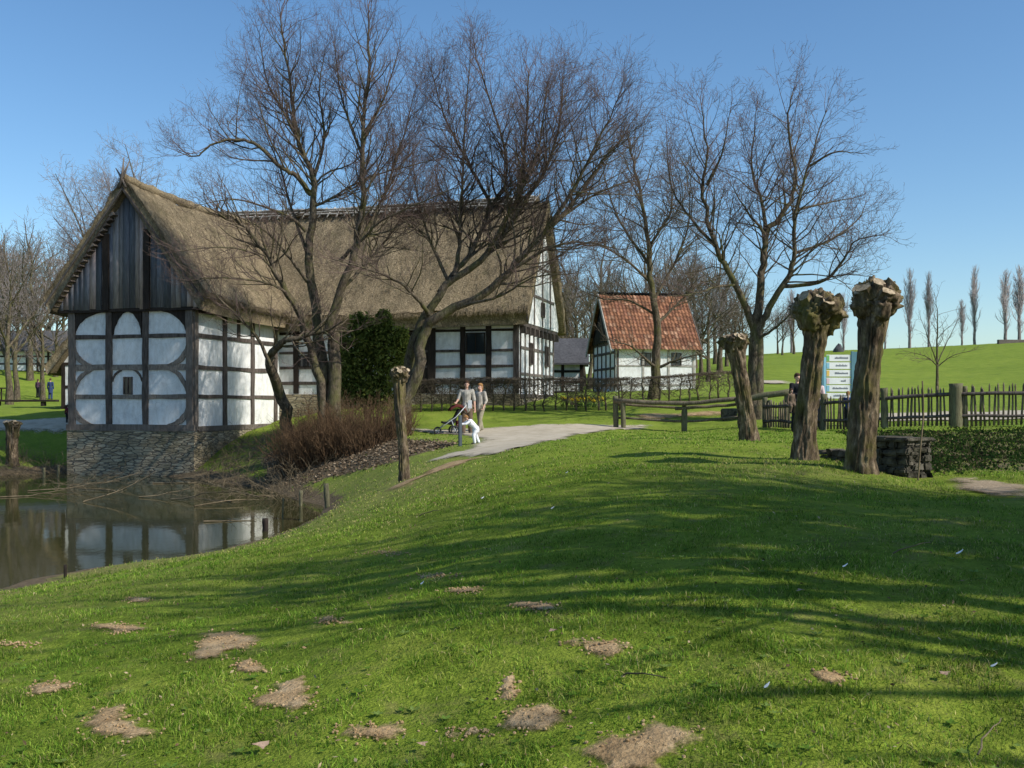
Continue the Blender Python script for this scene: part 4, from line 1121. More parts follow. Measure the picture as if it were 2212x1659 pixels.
# leaning tree
guided('leaning_tree', 'bare tree leaning to the right in front of the house wall, beside the evergreen bush', 'tree', (850, 930), 34, [
 ([(843,'g',0),(874,875,0),(901,801,0),(914,725,0),(945,683,-.1),(1037,640,-.3),(1100,585,-.5),(1142,539,-.6),(1213,469,-.8),(1283,375,-1),(1350,290,-1.1)], .24, .02, 1.1),
 ([(872,'g',.5),(880,820,.5),(888,760,.4),(908,703,.2),(969,609,.3),(1049,553,.4),(1114,469,.5),(1126,398,.6),(1138,281,.7),(1142,160,.8)], .21, .018, 1.1),
 ([(950,632,.2),(985,585,.6),(1021,539,.9),(1063,445,1.2),(1094,389,1.4),(1086,305,1.5),(1040,160,1.6),(1025,100,1.6)], .10, .014, 1.15),
 ([(927,680,.1),(903,647,-.6),(856,605,-1.2),(791,581,-1.8),(720,560,-2.2)], .07, .012, .6),
 ([(980,598,.3),(994,520,.9),(997,422,1.2),(1004,281,1.4),(1016,110,1.5)], .08, .012, 1.15),
 ([(1100,585,-.5),(1189,535,-1),(1260,524,-1.4),(1340,539,-1.8)], .06, .012, 1),
 ([(1166,516,-.6),(1236,412,-1.4),(1300,290,-1.8),(1335,215,-2)], .07, .012, 1.1),
 ([(1063,445,1.2),(1010,350,1.8),(960,250,2.2),(930,150,2.3)], .06, .012, 1.1),
 ([(1114,469,.5),(1180,360,.2),(1210,260,0),(1215,170,0)], .07, .012, 1.1),
 ([(1049,553,.4),(1110,440,-.4),(1160,330,-.8),(1180,190,-1)], .07, .012, 1.1),
 ([(1213,469,-.8),(1270,430,-.5),(1330,400,-.3),(1390,390,0)], .05, .01, 1),
 ([(1000,660,-.3),(1080,640,-1.2),(1150,600,-1.8),(1240,590,-2.4)], .05, .01, .7),
 ([(969,609,.3),(930,520,1),(905,440,1.6),(890,340,2)], .06, .012, 1),
], 17, cfA(dens=[5.8,4.8,4.8,4.0], ratio=[.41,.5,.55,.6], ang=[46,43,42,40], trop=[.05,.10,.09,.08,.07], gfirst=.54, fat=1.15, rk=.54, thick=.0145, tap=.5, lmin=.13, maxl=4, cap=200000, rmin=.0036))
# tree in front of the cottage
guided('cottage_tree', 'bare spreading tree with low boughs right in front of the tiled cottage', 'tree', (1412, 850), 44, [
 ([(1412,'g',0),(1418,790,0),(1420,700,0),(1406,610,.1),(1402,532,.1),(1387,438,.1),(1365,340,.2),(1358,310,.2)], .24, .02, 1.3),
 ([(1420,796,0),(1390,772,-.4),(1364,749,-.8),(1320,735,-1.4)], .08, .015, 1),
 ([(1426,793,0),(1470,775,-.3),(1551,755,-.8)], .07, .012, 1),
 ([(1420,700,0),(1460,660,.2),(1510,615,.3),(1560,600,.4)], .08, .012, 1.4),
 ([(1412,650,.1),(1460,560,.8),(1490,470,1.2),(1480,360,1.4)], .08, .012, 1.3),
 ([(1406,610,.1),(1350,560,-.3),(1290,530,-.6),(1225,540,-1)], .07, .012, 1.4),
 ([(1402,532,.1),(1450,450,-.5),(1440,340,-.8)], .07, .012, 1.3),
 ([(1400,570,.1),(1340,480,1),(1310,400,1.5),(1300,340,1.7)], .07, .012, 1.3),
 ([(1416,680,0),(1360,650,.4),(1300,645,.8),(1250,625,1)], .06, .012, 1.4),
], 31, cfA(dens=[5.0,4.4,4.2,3.6], tap=.55, maxl=4, rmin=.0065, cap=150000), twm='twig_olive')
# big tree behind the pollards
guided('spreading_tree', 'large bare tree with forked trunk rising behind the short pollard on the right', 'tree', (1632, 850), 37, [
 ([(1628,'g',0),(1629,800,0),(1632,740,0),(1635,688,0),(1640,640,.1),(1649,563,.2),(1655,510,.3),(1702,445,.4),(1718,376,.5),(1702,267,.6),(1712,200,.6)], .27, .016, 1),
 ([(1628,'g',.1),(1628,760,.1),(1624,690,0),(1577,595,-.4),(1546,532,-.6),(1521,423,-.8),(1527,329,-.9),(1515,230,-1)], .2, .016, 1.05),
 ([(1636,'g',-.1),(1640,740,-.1),(1652,680,-.2),(1696,610,-.6),(1715,548,-.8),(1718,454,-1),(1746,360,-1.2),(1783,245,-1.4)], .19, .016, 1.05),
 ([(1655,510,.3),(1646,438,1),(1624,360,1.5),(1633,240,1.8)], .09, .014, 1.1),
 ([(1692,618,-.55),(1780,607,-1.2),(1827,554,-1.6),(1846,523,-1.8),(1890,508,-2.1)], .08, .012, 1.1),
 ([(1590,615,-.3),(1545,620,-1),(1499,635,-1.6),(1440,640,-2)], .06, .012, 1.1),
 ([(1718,454,-1),(1780,440,-.4),(1845,428,0)], .06, .012, 1.1),
 ([(1715,548,-.8),(1790,520,0),(1850,478,.6),(1870,440,.8)], .06, .012, 1.1),
 ([(1644,728,-.2),(1680,705,-.8),(1716,675,-1.3),(1790,668,-2)], .06, .012, .8),
 ([(1546,532,-.6),(1490,470,-.2),(1450,400,.2),(1440,300,.4)], .07, .012, 1.1),
 ([(1527,400,-.8),(1560,330,-1.4),(1575,250,-1.7)], .06, .012, 1.1),
 ([(1655,510,.3),(1610,450,-.6),(1580,400,-1)], .06, .012, 1.1),
 ([(1746,360,-1.2),(1800,330,-1.6),(1845,330,-1.8)], .05, .012, 1.1),
], 43, cfA(dens=[4.6,4.2,4.0,3.6], tap=.5, maxl=4, lmin=.14, rmin=.0055, cap=150000), twm='twig')
# young tree on the meadow
guided('young_tree', 'small young bare tree standing alone on the green slope behind the paling fence', 'tree', (2025, 835), 62, [
 ([(2025,'g',0),(2025,790,0),(2024,740,0),(2026,690,0),(2022,650,0)], .10, .015, 1.4),
 ([(2025,790,0),(2000,770,.3),(1970,762,.6)], .04, .012, 1.6), ([(2025,792,0),(2055,770,-.3),(2088,760,-.6)], .04, .012, 1.6),
 ([(2025,785,0),(2045,740,.5),(2065,700,.8)], .04, .012, 1.4), ([(2024,785,0),(2005,730,-.6),(1992,695,-1)], .04, .012, 1.4),
 ([(2024,790,0),(2010,778,-1.2),(1985,775,-2)], .04, .012, 1.4),
], 47, cfA(dens=[2.2,2.2,2.4,2], maxl=3, rmin=.008), twm='twig')

# generic bare trees (built once, then copied with their parts)
def generic(name, H, spread, seed, cf, label, cat, twm, stems=1, bark='bark', r0=None, big=.02):
    rng = random.Random(seed); root = thing(name, label, cat, (0,0,0))
    L_, T_ = [], []
    r0 = r0 or H*.016
    P = [(rng.gauss(0,.02)*H*t, rng.gauss(0,.02)*H*t, H*t*.92-.2) for t in np.linspace(0, 1, 9)]
    rad = list(r0*(1-.92*np.linspace(0,1,9))*(1+.5*np.exp(-np.linspace(0,9,9)/1.2)))
    L_.append((P, rad))
    for i in range(int(9*stems)):
        t = rng.uniform(.2, .75); k = t*8; j = int(k)
        p = tuple(P[j][q]+(P[j+1][q]-P[j][q])*(k-j) for q in range(3))
        a = rng.uniform(0, 6.283); up = rng.uniform(.5, 1.3)
        d = norm3((math.cos(a)*spread, math.sin(a)*spread, up))
        pts, rd = [p], [rad[j]*.55]
        l = H*(1-t)*rng.uniform(.55, .95)
        for q in range(7):
            d = norm3((d[0]+rng.gauss(0,.1), d[1]+rng.gauss(0,.1), d[2]+rng.gauss(0,.1)+.06))
            p = tuple(p[z]+d[z]*l/7 for z in range(3)); pts.append(p); rd.append(rad[j]*.55*(1-.85*(q+1)/7))
        L_.append((pts, rd))
    for pts, rd in L_:
        ln = sum(math.dist(a, b) for a, b in zip(pts, pts[1:]))
        spawn(rng, pts, rd, min(ln, 6), 0, T_, cf)
    finish_tree(root, L_, T_, M[bark], M[twm], big)
    return root
far = Cfg(maxl=3, dens=[3.6,3.4,3.6,3], ratio=[.4,.45,.5,.5], rmin=.013, lmin=.3, cap=12000, first=.2)
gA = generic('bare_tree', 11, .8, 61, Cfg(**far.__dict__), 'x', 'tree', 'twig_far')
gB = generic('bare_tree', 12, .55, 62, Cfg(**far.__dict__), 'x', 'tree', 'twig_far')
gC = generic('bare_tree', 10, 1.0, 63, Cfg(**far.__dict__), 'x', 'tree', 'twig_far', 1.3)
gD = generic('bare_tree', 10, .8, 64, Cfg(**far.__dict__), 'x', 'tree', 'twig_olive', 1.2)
used = set()
def place(src, x, Y, scale, label, group=None, rz=None, cat=None):
    rz = rz if rz is not None else (x*37 % 628)/100
    q = G(x, Y, -.1)
    if src.name in used: o = copy_tree(src, q, rz, scale)
    else:
        used.add(src.name); o = src; o.location = q; o.rotation_euler = (0,0,rz); o.scale = scale if hasattr(scale, '__len__') else (scale,)*3
    for k in ('group',):
        if k in o: del o[k]
    tag(o, label, cat or 'tree', group)
    return o
gE = generic('bare_tree', 16.5, .62, 66, Cfg(maxl=4, dens=[3.4,3.4,3.2,3], ratio=[.42,.48,.5,.5], rmin=.008, lmin=.22, cap=30000, first=.2, tap=.5), 'x', 'tree', 'twig_far', 1.7, r0=.2, big=.03)
place(gE, 285, 58, 1.0, 'bare round-crowned tree rising behind the roof ridge of the pond wing')
for i, (x, Y, s, src, lab) in enumerate([
 (20,78,1.22,gB,'slim bare tree at the left picture edge standing on the grass before the barn'),
 (36,82,1.1,gB,'pale slim bare tree just right of the leftmost trunk by the barn'),
 (92,84,1.05,gA,'bare tree before the barn, between the slim pair and the pond wing'),
 (-25,92,1.3,gB,'bare tree behind the barn, half cut off by the left edge'),
 (55,112,1.55,gA,'bare hillside tree above the middle of the grey barn roof'),
 (110,120,1.5,gD,'olive-tinged bare tree on the hill directly left of the pond wing eaves'),
 (10,125,1.6,gC,'broad bare tree on the wooded hill at the far left'),
 (150,110,1.3,gB,'bare hillside tree showing just left of the wing gable'),
 (75,140,1.7,gD,'olive-tinged bare tree topmost on the hill behind the barn'),
 (190,130,1.3,gA,'bare tree peeping over the left slope of the wing roof'),
 (-10,105,1.4,gD,'olive-tinged tree low behind the barn at the picture edge'),
 (65,95,1.35,gB,'slim bare tree rising just behind the barn roof right of the paired trunks'),
 (120,98,1.15,gC,'broad bare tree right behind the right end of the barn'),
 (0,150,1.8,gA,'bare tree on the skyline of the hill at the left picture edge'),
 (135,150,1.7,gC,'broad bare tree on the skyline just left of the thatched wing'),
 (40,160,1.8,gD,'olive-tinged tree on the skyline behind the barn, second from the edge'),
 ]): place(src, x, Y, s, lab, 'bare trees on the slope at the left')
for i, (x, Y, s, src, lab) in enumerate([
 (1215,78,1.05,gD,'olive bare tree hugging the right gable of the farmhouse, behind the shed'),
 (1245,92,1.25,gA,'bare tree between farmhouse gable and cottage, behind the olive one'),
 (1275,74,.98,gD,'olive bare tree closest to the left gable of the cottage'),
 (1300,100,1.45,gB,'slim bare tree above the left end of the cottage ridge'),
 (1350,96,1.3,gC,'broad bare tree behind the left half of the tiled roof'),
 (1440,90,1.25,gA,'bare tree behind the right half of the tiled roof'),
 (1490,84,1.15,gD,'olive bare tree at the right end of the cottage roof'),
 (1530,76,.98,gC,'bare tree just right of the cottage'),
 (1555,95,1.2,gB,'slim bare tree left of the forked tree, far back'),
 (1590,84,.92,gD,'olive bare tree seen through the left fork of the big tree'),
 (1500,112,1.5,gA,'tall bare tree far behind the right end of the cottage'),
 (1395,115,1.5,gB,'slim tall bare tree far behind the middle of the cottage roof'),
 (1235,112,1.4,gC,'broad bare tree far back right beside the farmhouse gable'),
 (1570,108,1.05,gC,'broad bare tree far back at the foot of the meadow'),
 (1690,132,.62,gB,'small bare tree on the meadow crest beyond the forked tree'),
 (1715,134,.75,gB,'slim bare tree on the meadow crest left of the second pollard'),
 (1680,136,.7,gA,'small round bare tree on the meadow crest'),
 (1222,98,1.3,gB,'slim bare tree far behind the shed beside the farmhouse gable'),
 (1262,104,1.2,gD,'olive bare tree far back over the gap between farmhouse and cottage'),
 (1320,88,1.15,gD,'olive bare tree over the left tiled roof verge'),
 (1420,102,1.4,gD,'olive bare tree far back over the middle of the tiled roof'),
 (1470,98,1.2,gC,'broad bare tree far back over the right tiled roof verge'),
 (1515,90,1.05,gD,'olive bare tree right of the cottage, low crown'),
 (1545,118,1.3,gA,'bare tree far back between cottage and forked tree'),
 (1605,100,1.0,gD,'olive bare tree far back right behind the forked trunk'),
 ]): place(src, x, Y, s, lab, 'bare trees behind the cottage')
# poplars on the crest
cfp = Cfg(maxl=3, dens=[12,6,3.4,2], ratio=[.42,.42,.5,.5], ang=[20,20,22,22], bell=1, tap=.85, trop=[.3,.35,.3,.2,.2], rmin=.009, lmin=.3, cap=12000, first=.12, wander=[.05,.07,.08,.1,.1])
rngp = random.Random(70)
pop = thing('poplar', 'x', 'tree', (0,0,0))
Lp = [([(rngp.gauss(0,.04), rngp.gauss(0,.04), z) for z in np.linspace(-.3, 10.6, 10)], list(np.linspace(.15,.02,10)))]
Tp = []
spawn(rngp, Lp[0][0], Lp[0][1], 9, 0, Tp, cfp)
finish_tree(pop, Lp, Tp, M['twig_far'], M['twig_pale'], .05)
for x, Y, s, lab in [(1965,146,1.02,'bare columnar poplar on the crest, leftmost and nearest the tallest pollard'),(2006,146,.92,'bare columnar poplar on the crest behind the small young tree'),
  (2105,144,.95,'bare columnar poplar standing alone on the crest right of the young tree'),(2172,142,.93,'bare columnar poplar second from the right edge on the crest'),
  (2202,142,.98,'bare columnar poplar on the crest nearest the right edge'),(2078,150,.6,'small faint poplar on the crest between two taller ones'),
  (1912,146,.6,'small poplar on the crest just right of the tallest pollard trunk'),(1822,146,.75,'poplar on the crest seen between the two thick pollards'),(1710,144,.78,'poplar on the crest left of the second thick pollard')]:
    rp = random.Random(int(x)); place(pop, x, Y, (s*rp.uniform(1.25,1.75), s*rp.uniform(1.25,1.75), s*rp.uniform(.95,1.05)), lab, 'poplars on the crest of the meadow')
# trees off to the right whose shadows streak over the lawn
cfs = Cfg(maxl=2, dens=[2.6,2.6,3.2,3], ratio=[.46,.48,.5,.5], rmin=.014, lmin=.3, cap=16000, first=.2)
gS = generic('lawn_tree', 11, .42, 81, cfs, 'x', 'tree', 'twig_olive', 1.8, r0=.28)
def place_xy(src, X, Y, s, rz, lab):
    q = Vector((X, Y, ground(X, Y)-.1))
    if src.name in used: o = copy_tree(src, q, rz, s)
    else: used.add(src.name); o = src; o.location = q; o.rotation_euler = (0,0,rz); o.scale = (s,)*3
    tag(o, lab, 'tree', 'bare trees right of the picture')
gT = generic('lawn_tree', 11, .4, 85, Cfg(maxl=2, dens=[1.2,1.6,2,2], ratio=[.34,.48,.5,.5], rmin=.016, lmin=.35, cap=3000, first=.45), 'x', 'tree', 'twig_olive', .8, r0=.22)
gN = generic('lawn_tree', 11, .3, 86, Cfg(maxl=3, dens=[3.4,3.0,2.6,3], ratio=[.30,.48,.5,.5], rmin=.013, lmin=.25, cap=9000, first=.25), 'x', 'tree', 'twig_olive', 2.4, r0=.2)
SH = [(gN,10.4,6.5,1.0,.3),(gN,11.8,5.8,1.05,1.3),(gN,9.6,5.9,.95,4.1),(gN,13.0,4.9,1.0,2.0),(gT,7.5,4.9,.95,.4),(gT,8.1,4.1,1.1,2.0),(gT,7.1,3.9,.9,3.3),(gT,7.6,2.7,.8,4.6),(gT,9.6,3.6,1.2,5.5),(gT,7.2,5.6,1.0,1.2),(gT,10.6,4.6,1.2,4.0),(gT,9.0,5.0,1.1,2.8),(gS,13.5,.5,1.0,2.0)]
for src, X, Y, s, rz in SH: place_xy(src, X, Y, s, rz, 'bare tree outside the right picture edge that shades the lawn')
# ------------------------------------------------------------------ pollards
def pollard(label, Y0, line, head, seed, flat=False, stubs=7, pale=.5, thin=False):
    """line: (column,row,width px) from the ground up; head: (column,row,half width,half height) of the knob"""
    rng = random.Random(seed); g = np.random.default_rng(seed)
    k = Y0/F
    pts = [(*pt(x, y, Y0), w*k/2*.86) for x, y, w in line]
    b = G(line[0][0], Y0)
    root = thing('pollard_willow', label, 'pollarded tree', b)
    pts[0] = (b.x, b.y, b.z-.15, pts[0][3])
    hc = pt(head[0], head[1]-(0 if flat else head[3]*.1), Y0); pts.append((hc.x, hc.y, hc.z, pts[-1][3]*.75))
    S3 = spline(pts, 90)
    ns = 64; a = np.arange(ns)/ns*2*math.pi
    V = []
    for i, (x, y, z, r) in enumerate(S3):
        ca, sa = np.cos(a), np.sin(a)
        zz_ = np.full(ns, z)
        ridge = .085*np.abs(vnoise(ca*5+seed, sa*5+z*1.1, seed))+.06*vnoise(ca*11, sa*11+z*3.2, seed+1)+.05*vnoise(ca*2.2+z*1.6, sa*2.2, seed+2)+.05*vnoise(ca*24, sa*24+z*9, seed+3)
        rr = r*(.93+ridge*2.3)
        if i < 12: rr = rr*(1+(.16+.20*np.maximum(0, np.sin(a*4+seed)))*(1-i/12)**2)
        V.append(np.stack([x+rr*ca, y+rr*sa, zz_], -1))
    V = np.array(V); idx = np.arange(90*ns).reshape(90, ns)
    q = np.stack([idx[:-1], np.roll(idx[:-1], -1, 1), np.roll(idx[1:], -1, 1), idx[1:]], -1).reshape(-1, 4)
    add('trunk', mesh_np('trunk', V.reshape(-1, 3), [q]), M['bark_willow'], root, smooth=True)
    hx, hy, hw, hh = head; c = pt(hx, hy, Y0); rw, rh = hw*k, hh*k
    bm = bmesh.new(); bmesh.ops.create_icosphere(bm, subdivisions=5, radius=1)
    off = Vector((seed*3.1, seed*1.7, 0))
    for v in bm.verts:
        d = v.co.normalized()
        n = .34*mnoise.noise(d*1.6+off)+.30*abs(mnoise.noise(d*3.4+off))+.20*abs(mnoise.noise(d*7+off))+.11*mnoise.noise(d*15+off)+.07*mnoise.noise(d*32)
        f = .86+n
        z = d.z*rh*f
        if flat and d.z > .3: z = .3*rh*f+(d.z-.3)*rh*.35
        taper = 1 if d.z > -.1 else max(.5, 1+(d.z+.1)*.6)
        if d.z < -.3: z *= 1.35
        v.co = c+Vector((d.x*rw*f*taper, d.y*rw*f*taper, z))
    hd = add('head', bm, M['bark_willow'], root, smooth=True)
    for i in range(stubs):
        th = rng.uniform(0, 6.283); ph = rng.uniform(.25, 1.35) if not flat else rng.uniform(.7, 1.5)
        d = Vector((math.cos(th)*math.cos(ph), math.sin(th)*math.cos(ph), math.sin(ph)))
        if i < 5: d = Vector(((-.75,-.1,.55,.8,.2)[i]+rng.uniform(-.12,.12), (-.45,-.75,-.5,-.1,-.9)[i], (.62,.75,.85,.5,.35)[i]+rng.uniform(-.1,.1))).normalized()
        e = c+Vector((d.x*rw*1.0, d.y*rw*1.0, d.z*rh*(1.0 if not flat else .5)))
        r = rw*rng.uniform(.15, .30)
        up = (d+Vector((.1,-.1,.3))).normalized(); X = up.orthogonal().normalized(); Yv = up.cross(X)
        bm = bmesh.new(); n = 11; rings = []
        tilt = Vector((rng.uniform(-.3,.3), rng.uniform(-.3,.3)))
        for (h, s) in ((-.9, 1.4), (.2, 1.1), (.62, 1.0)):
            rings.append([bm.verts.new(e+up*(r*h+(r*(tilt.x*math.cos(t)+tilt.y*math.sin(t)) if h > .4 else 0))+(X*math.cos(t)+Yv*math.sin(t))*r*s*(1+.2*math.sin(2*t+i)+.12*math.sin(5*t+i)+rng.uniform(-.1,.1))) for t in [6.283*j/n for j in range(n)]])
        for A_, B_ in zip(rings, rings[1:]):
            for j in range(n): bm.faces.new((A_[j], A_[(j+1)%n], B_[(j+1)%n], B_[j]))
        bm.faces.new(rings[-1]); bm.faces[-1:] if False else None
        bm.faces.ensure_lookup_table()
        for f in bm.faces: f.material_index = 0
        bm.faces[-1].material_index = 1
        bmesh.ops.recalc_face_normals(bm, faces=bm.faces[:])
        add('cut_stub', bm, [M['bark_willow'], M['cut']], hd)
    return root
pollard('tallest thick pollarded trunk with a black knobbly head, beside the stone block', 13.4, [(1858,1020,72),(1862,960,62),(1868,890,62),(1872,820,58),(1880,750,58),(1886,690,72)], (1891,657,52,49), 2, stubs=9)
pollard('thick leaning pollarded trunk with a round shaggy head, second from the right', 15.0, [(1733,991,58),(1740,920,50),(1747,850,50),(1754,790,50),(1762,735,54),(1765,700,66)], (1765,677,52,45), 5, stubs=6)
pollard('shorter mossy pollarded trunk with a flat pale cut top, in front of the forked tree', 20.6, [(1620,951,42),(1613,900,36),(1604,840,36),(1595,790,38),(1588,752,50),(1586,738,58)], (1586,737,30,26), 9, flat=True, stubs=8)
pollard('thin pale pollarded trunk with a small bright cut head standing by the pond', 23.0, [(874,1040,26),(871,980,22),(866,920,22),(863,870,23),(862,830,30)], (863,811,20,20), 12, stubs=7)
pollard('short broken pollard stump on the far pond bank at the left edge', 40.5, [(27,1000,26),(26,960,24),(28,930,28),(29,918,32)], (29,916,17,11), 15, flat=True, stubs=3)

# ------------------------------------------------------------------ shrubs
def twig_bush(name, label, cat, x, Y, H, W, n, seed, m, group=None, cf=None, splay=.5, part='twigs'):
    rng = random.Random(seed); b = G(x, Y)
    root = thing(name, label, cat, b, group); T_ = []
    cf = cf or Cfg(maxl=2, dens=[5,5,4], ratio=[.4,.5,.5], ang=[32,36,40], rmin=.004, lmin=.1, trop=[.04,.05,.04,.03,.03])
    for i in range(n):
        a = rng.uniform(0, 6.283); r = W*math.sqrt(rng.random())
        X, Yp = b.x+r*math.cos(a), b.y+r*math.sin(a)*.7
        d = norm3((math.cos(a)*splay*r/W+rng.gauss(0,.2), math.sin(a)*splay*r/W+rng.gauss(0,.2), 1))
        grow(rng, (X, Yp, ground(X, Yp)-.05), d, H*rng.uniform(.4, 1.1)*(1-.3*(r/W)**2), .013, 0, T_, cf)
    V, Fq = tubes(T_, 3)
    add(part, mesh_np(part, V, Fq), m, root)
    return root
for i, (x, Y, H, W, n, lab) in enumerate([
 (664,33.4,1.85,.85,190,'brown leafless shrub at the foot of the many-stemmed tree, nearest the water'),
 (722,33.2,2.0,1.1,210,'brown leafless shrub in the middle of the shrub row on the bank'),
 (795,32.6,1.75,1.0,190,'brown leafless shrub just left of the thin pollard'),
 (846,33.6,1.4,.7,110,'low brown leafless shrub behind the thin pollard'),
 (690,35.4,1.9,1.0,100,'dull leafless shrub behind the row, under the evergreen bush'),
 (632,37,1.4,.6,80,'small leafless shrub left of the stems, by the wing side wall')]):
    twig_bush('shrub', lab, 'shrub', x, Y, H, W, n, 100+i, M['twig_red'], 'leafless shrubs on the pond bank')
def leaf_mass(n, c, r, seed, size, pal, drop=.35, shell=.25):
    g = np.random.default_rng(seed)
    d = g.normal(0, 1, (n, 3)); d /= np.linalg.norm(d, axis=1, keepdims=True)
    rad = shell+(1-shell)*g.random(n)**.6
    lump = 1+.38*np.array([mnoise.noise(Vector(v*2.3)+Vector((seed,0,0))) for v in d])+.30*np.array([mnoise.noise(Vector(v*5)+Vector((0,seed,0))) for v in d])
    P = np.array(c)+d*rad[:,None]*lump[:,None]*np.array(r)
    u = g.normal(0, 1, (n,3)); u /= np.linalg.norm(u, axis=1, keepdims=True)
    v = np.cross(u, g.normal(0,1,(n,3))); v /= np.linalg.norm(v, axis=1, keepdims=True)
    s = size*g.uniform(.5, 1.4, n)[:,None]
    V = np.stack([P-u*s, P+v*s*.4, P+u*s, P-v*s*.4], 1).reshape(-1, 3)
    col = np.array(pal)[g.integers(0, len(pal), n)]*g.uniform(.7,1.3,(n,1))*(.35+.65*((rad-shell)/(1-shell)))[:,None]  # leaves darken towards the core: inner shade put into the colour
    return V, np.arange(n*4).reshape(-1, 4), np.repeat(col, 4, 0)
EG = [(.155,.19,.04),(.20,.235,.055),(.27,.295,.075),(.09,.12,.028)]
def evergreen(label, blobs, seed, n, size, base, stems=5, cat='bush', name='evergreen_bush'):
    root = thing(name, label, cat, base); Vs, Qs, Cs, o_ = [], [], [], 0
    for i, (c, r) in enumerate(blobs):
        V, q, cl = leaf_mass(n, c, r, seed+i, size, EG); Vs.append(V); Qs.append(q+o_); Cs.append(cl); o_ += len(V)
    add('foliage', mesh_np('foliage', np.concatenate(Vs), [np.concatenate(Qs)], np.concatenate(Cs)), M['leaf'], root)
    rng = random.Random(seed); P = []
    for i in range(stems*2):
        c, r = blobs[i % len(blobs)]
        a = Vector((base[0]+rng.uniform(-.2,.2), base[1]+rng.uniform(-.2,.2), base[2]-.1)); e = Vector(c)+Vector((rng.uniform(-.6,.6)*r[0], rng.uniform(-.5,.5)*r[1], r[2]*.8))
        P.append(([a, a.lerp(e,.5)+Vector((rng.uniform(-.1,.1),0,.1)), e], [.04,.025,.01]))
    V, Fq = tubes(P, 5); add('stem', mesh_np('stem', V, Fq), M['bark'], root)
    return root
eb = G(805, 37.5)
evergreen('dark evergreen bush between the two big trees, before the house wall',
          [(pt(805,790,37.5),(1.1,.9,1.5)),(pt(770,770,37.5),(.7,.7,1.2)),(pt(840,765,37.3),(.65,.7,1.1)),(pt(800,725,37.5),(.75,.7,.75)),(pt(815,850,37.2),(1.0,.8,.8)),(pt(755,835,37.5),(.6,.6,.9)),(pt(775,705,37.5),(.35,.35,.5)),(pt(830,700,37.5),(.3,.3,.55)),(pt(865,740,37.3),(.35,.4,.6)),(pt(742,760,37.5),(.35,.4,.7))], 3, 1900, .085, eb)
ob = Vector((8.4, 7.0, ground(8.4, 7.0)))
evergreen('tall evergreen bush outside the right picture edge that shades the lawn', [((8.4,7.0,ob.z+1.3),(1.0,1.0,1.5)),((8.7,6.8,ob.z+2.8),(.9,.9,1.3)),((9.4,6.4,ob.z+1.6),(1.0,1,1.7))], 23, 1500, .12, ob)

# ------------------------------------------------------------------ clipped leafless hedge
def hedge(label, P0, P1, H, seed, step=.42):
    rng = random.Random(seed)
    a, b = Vector(P0), Vector(P1); L = (b-a).length; n = int(L/step)
    root = thing('hedge', label, 'hedge', a); T_ = []
    cf = Cfg(maxl=3, dens=[15,7,6,4], ratio=[.40,.6,.6,.5], ang=[58,48,45,45], rmin=.0065, lmin=.09, trop=[.02]*5, first=.12, tap=.15)
    for i in range(n+1):
        q = a.lerp(b, i/n)+Vector((rng.uniform(-.08,.08), rng.uniform(-.06,.06), 0)); z = ground(q.x, q.y)
        P = [(q.x, q.y, z-.05)]
        for k in range(1, 6): P.append((q.x+rng.gauss(0,.035), q.y+rng.gauss(0,.03), z+H*.96*k/5))
        rad = [.045*rng.uniform(.7,1.2)*(1-.11*k) for k in range(6)]
        add('trunk', tube_mesh('trunk', [(P, rad)], 6), M['bark'], root)
        spawn(rng, P, rad, H, 0, T_, cf)
        for k in range(9): grow(rng, P[rng.choice((-1,-1,-2))], norm3((rng.choice((-1,1)), rng.gauss(0,.4), rng.uniform(-.15,.2))), .45, .016, 1, T_, cf)
    # the shears: nothing sticks out of the top or the faces
    d = (b-a).normalized(); nx, ny = -d.y, d.x
    C = []
    for pts, rad in T_:
        Q = []
        for p in pts:
            v = Vector(p); s = (v-a).dot(d); m_ = (v.x-a.x)*nx+(v.y-a.y)*ny
            zt = ground(v.x, v.y)+H*(1+.02*mnoise.noise(Vector((s*2,0,0))))
            m2 = max(-.27, min(.27, m_)); Q.append((v.x+(m2-m_)*nx, v.y+(m2-m_)*ny, min(v.z, zt+rng.uniform(-.05,.03))))
        C.append((Q, rad))
    V, Fq = tubes(C, 3); add('crown', mesh_np('crown', V, Fq), M['twig_hedge'], root)
M['twig_hedge'] = proc('hedge_twigs', (.11,.085,.06), .35, 4, bump=0, c2=(.18,.145,.105))
hedge('clipped leafless hedge running along the front of the farmhouse', G(885, 40.6), G(1335, 40.8), 1.28, 7, .40)
hedge('clipped leafless hedge before the tiled cottage, behind the rail fence', G(1345, 42.0), G(1592, 42.6), 1.12, 8, .40)

# ------------------------------------------------------------------ log rail fence
def log(P, r, m, name, parent, seed=1, sides=9):
    rng = random.Random(seed); S3 = spline([tuple(p) for p in P], max(8, len(P)*3))
    return add(name, tube_mesh(name, [([tuple(q+np.array([0,0,rng.gauss(0,.008)])) for q in S3], [r*rng.uniform(.88,1.12) for _ in S3])], sides), m, parent, smooth=True)
rf = thing('rail_fence', 'weathered wooden rail fence of thick logs between path and lawn', 'fence', G(1335, 36))
def post_at(x, Y, H, r, parent, m, seed, name='post'):
    g_ = G(x, Y); rng = random.Random(seed); tl = Vector((rng.uniform(-.03,.03), rng.uniform(-.03,.03), 0))
    return log([g_+Vector((0,0,-.2)), g_+Vector((0,0,H*.5))+tl*.5, g_+Vector((0,0,H))+tl], r, m, name, parent, seed)
FP = [(1331,36.0,1.15),(1347,35.8,1.08),(1478,35.2,1.02),(1600,34.4,1.1),(1700,33.6,1.15)]
for i, (x, Y, H) in enumerate(FP): post_at(x, Y, H, .10 if i != 1 else .09, rf, M['post_wood'], 200+i)
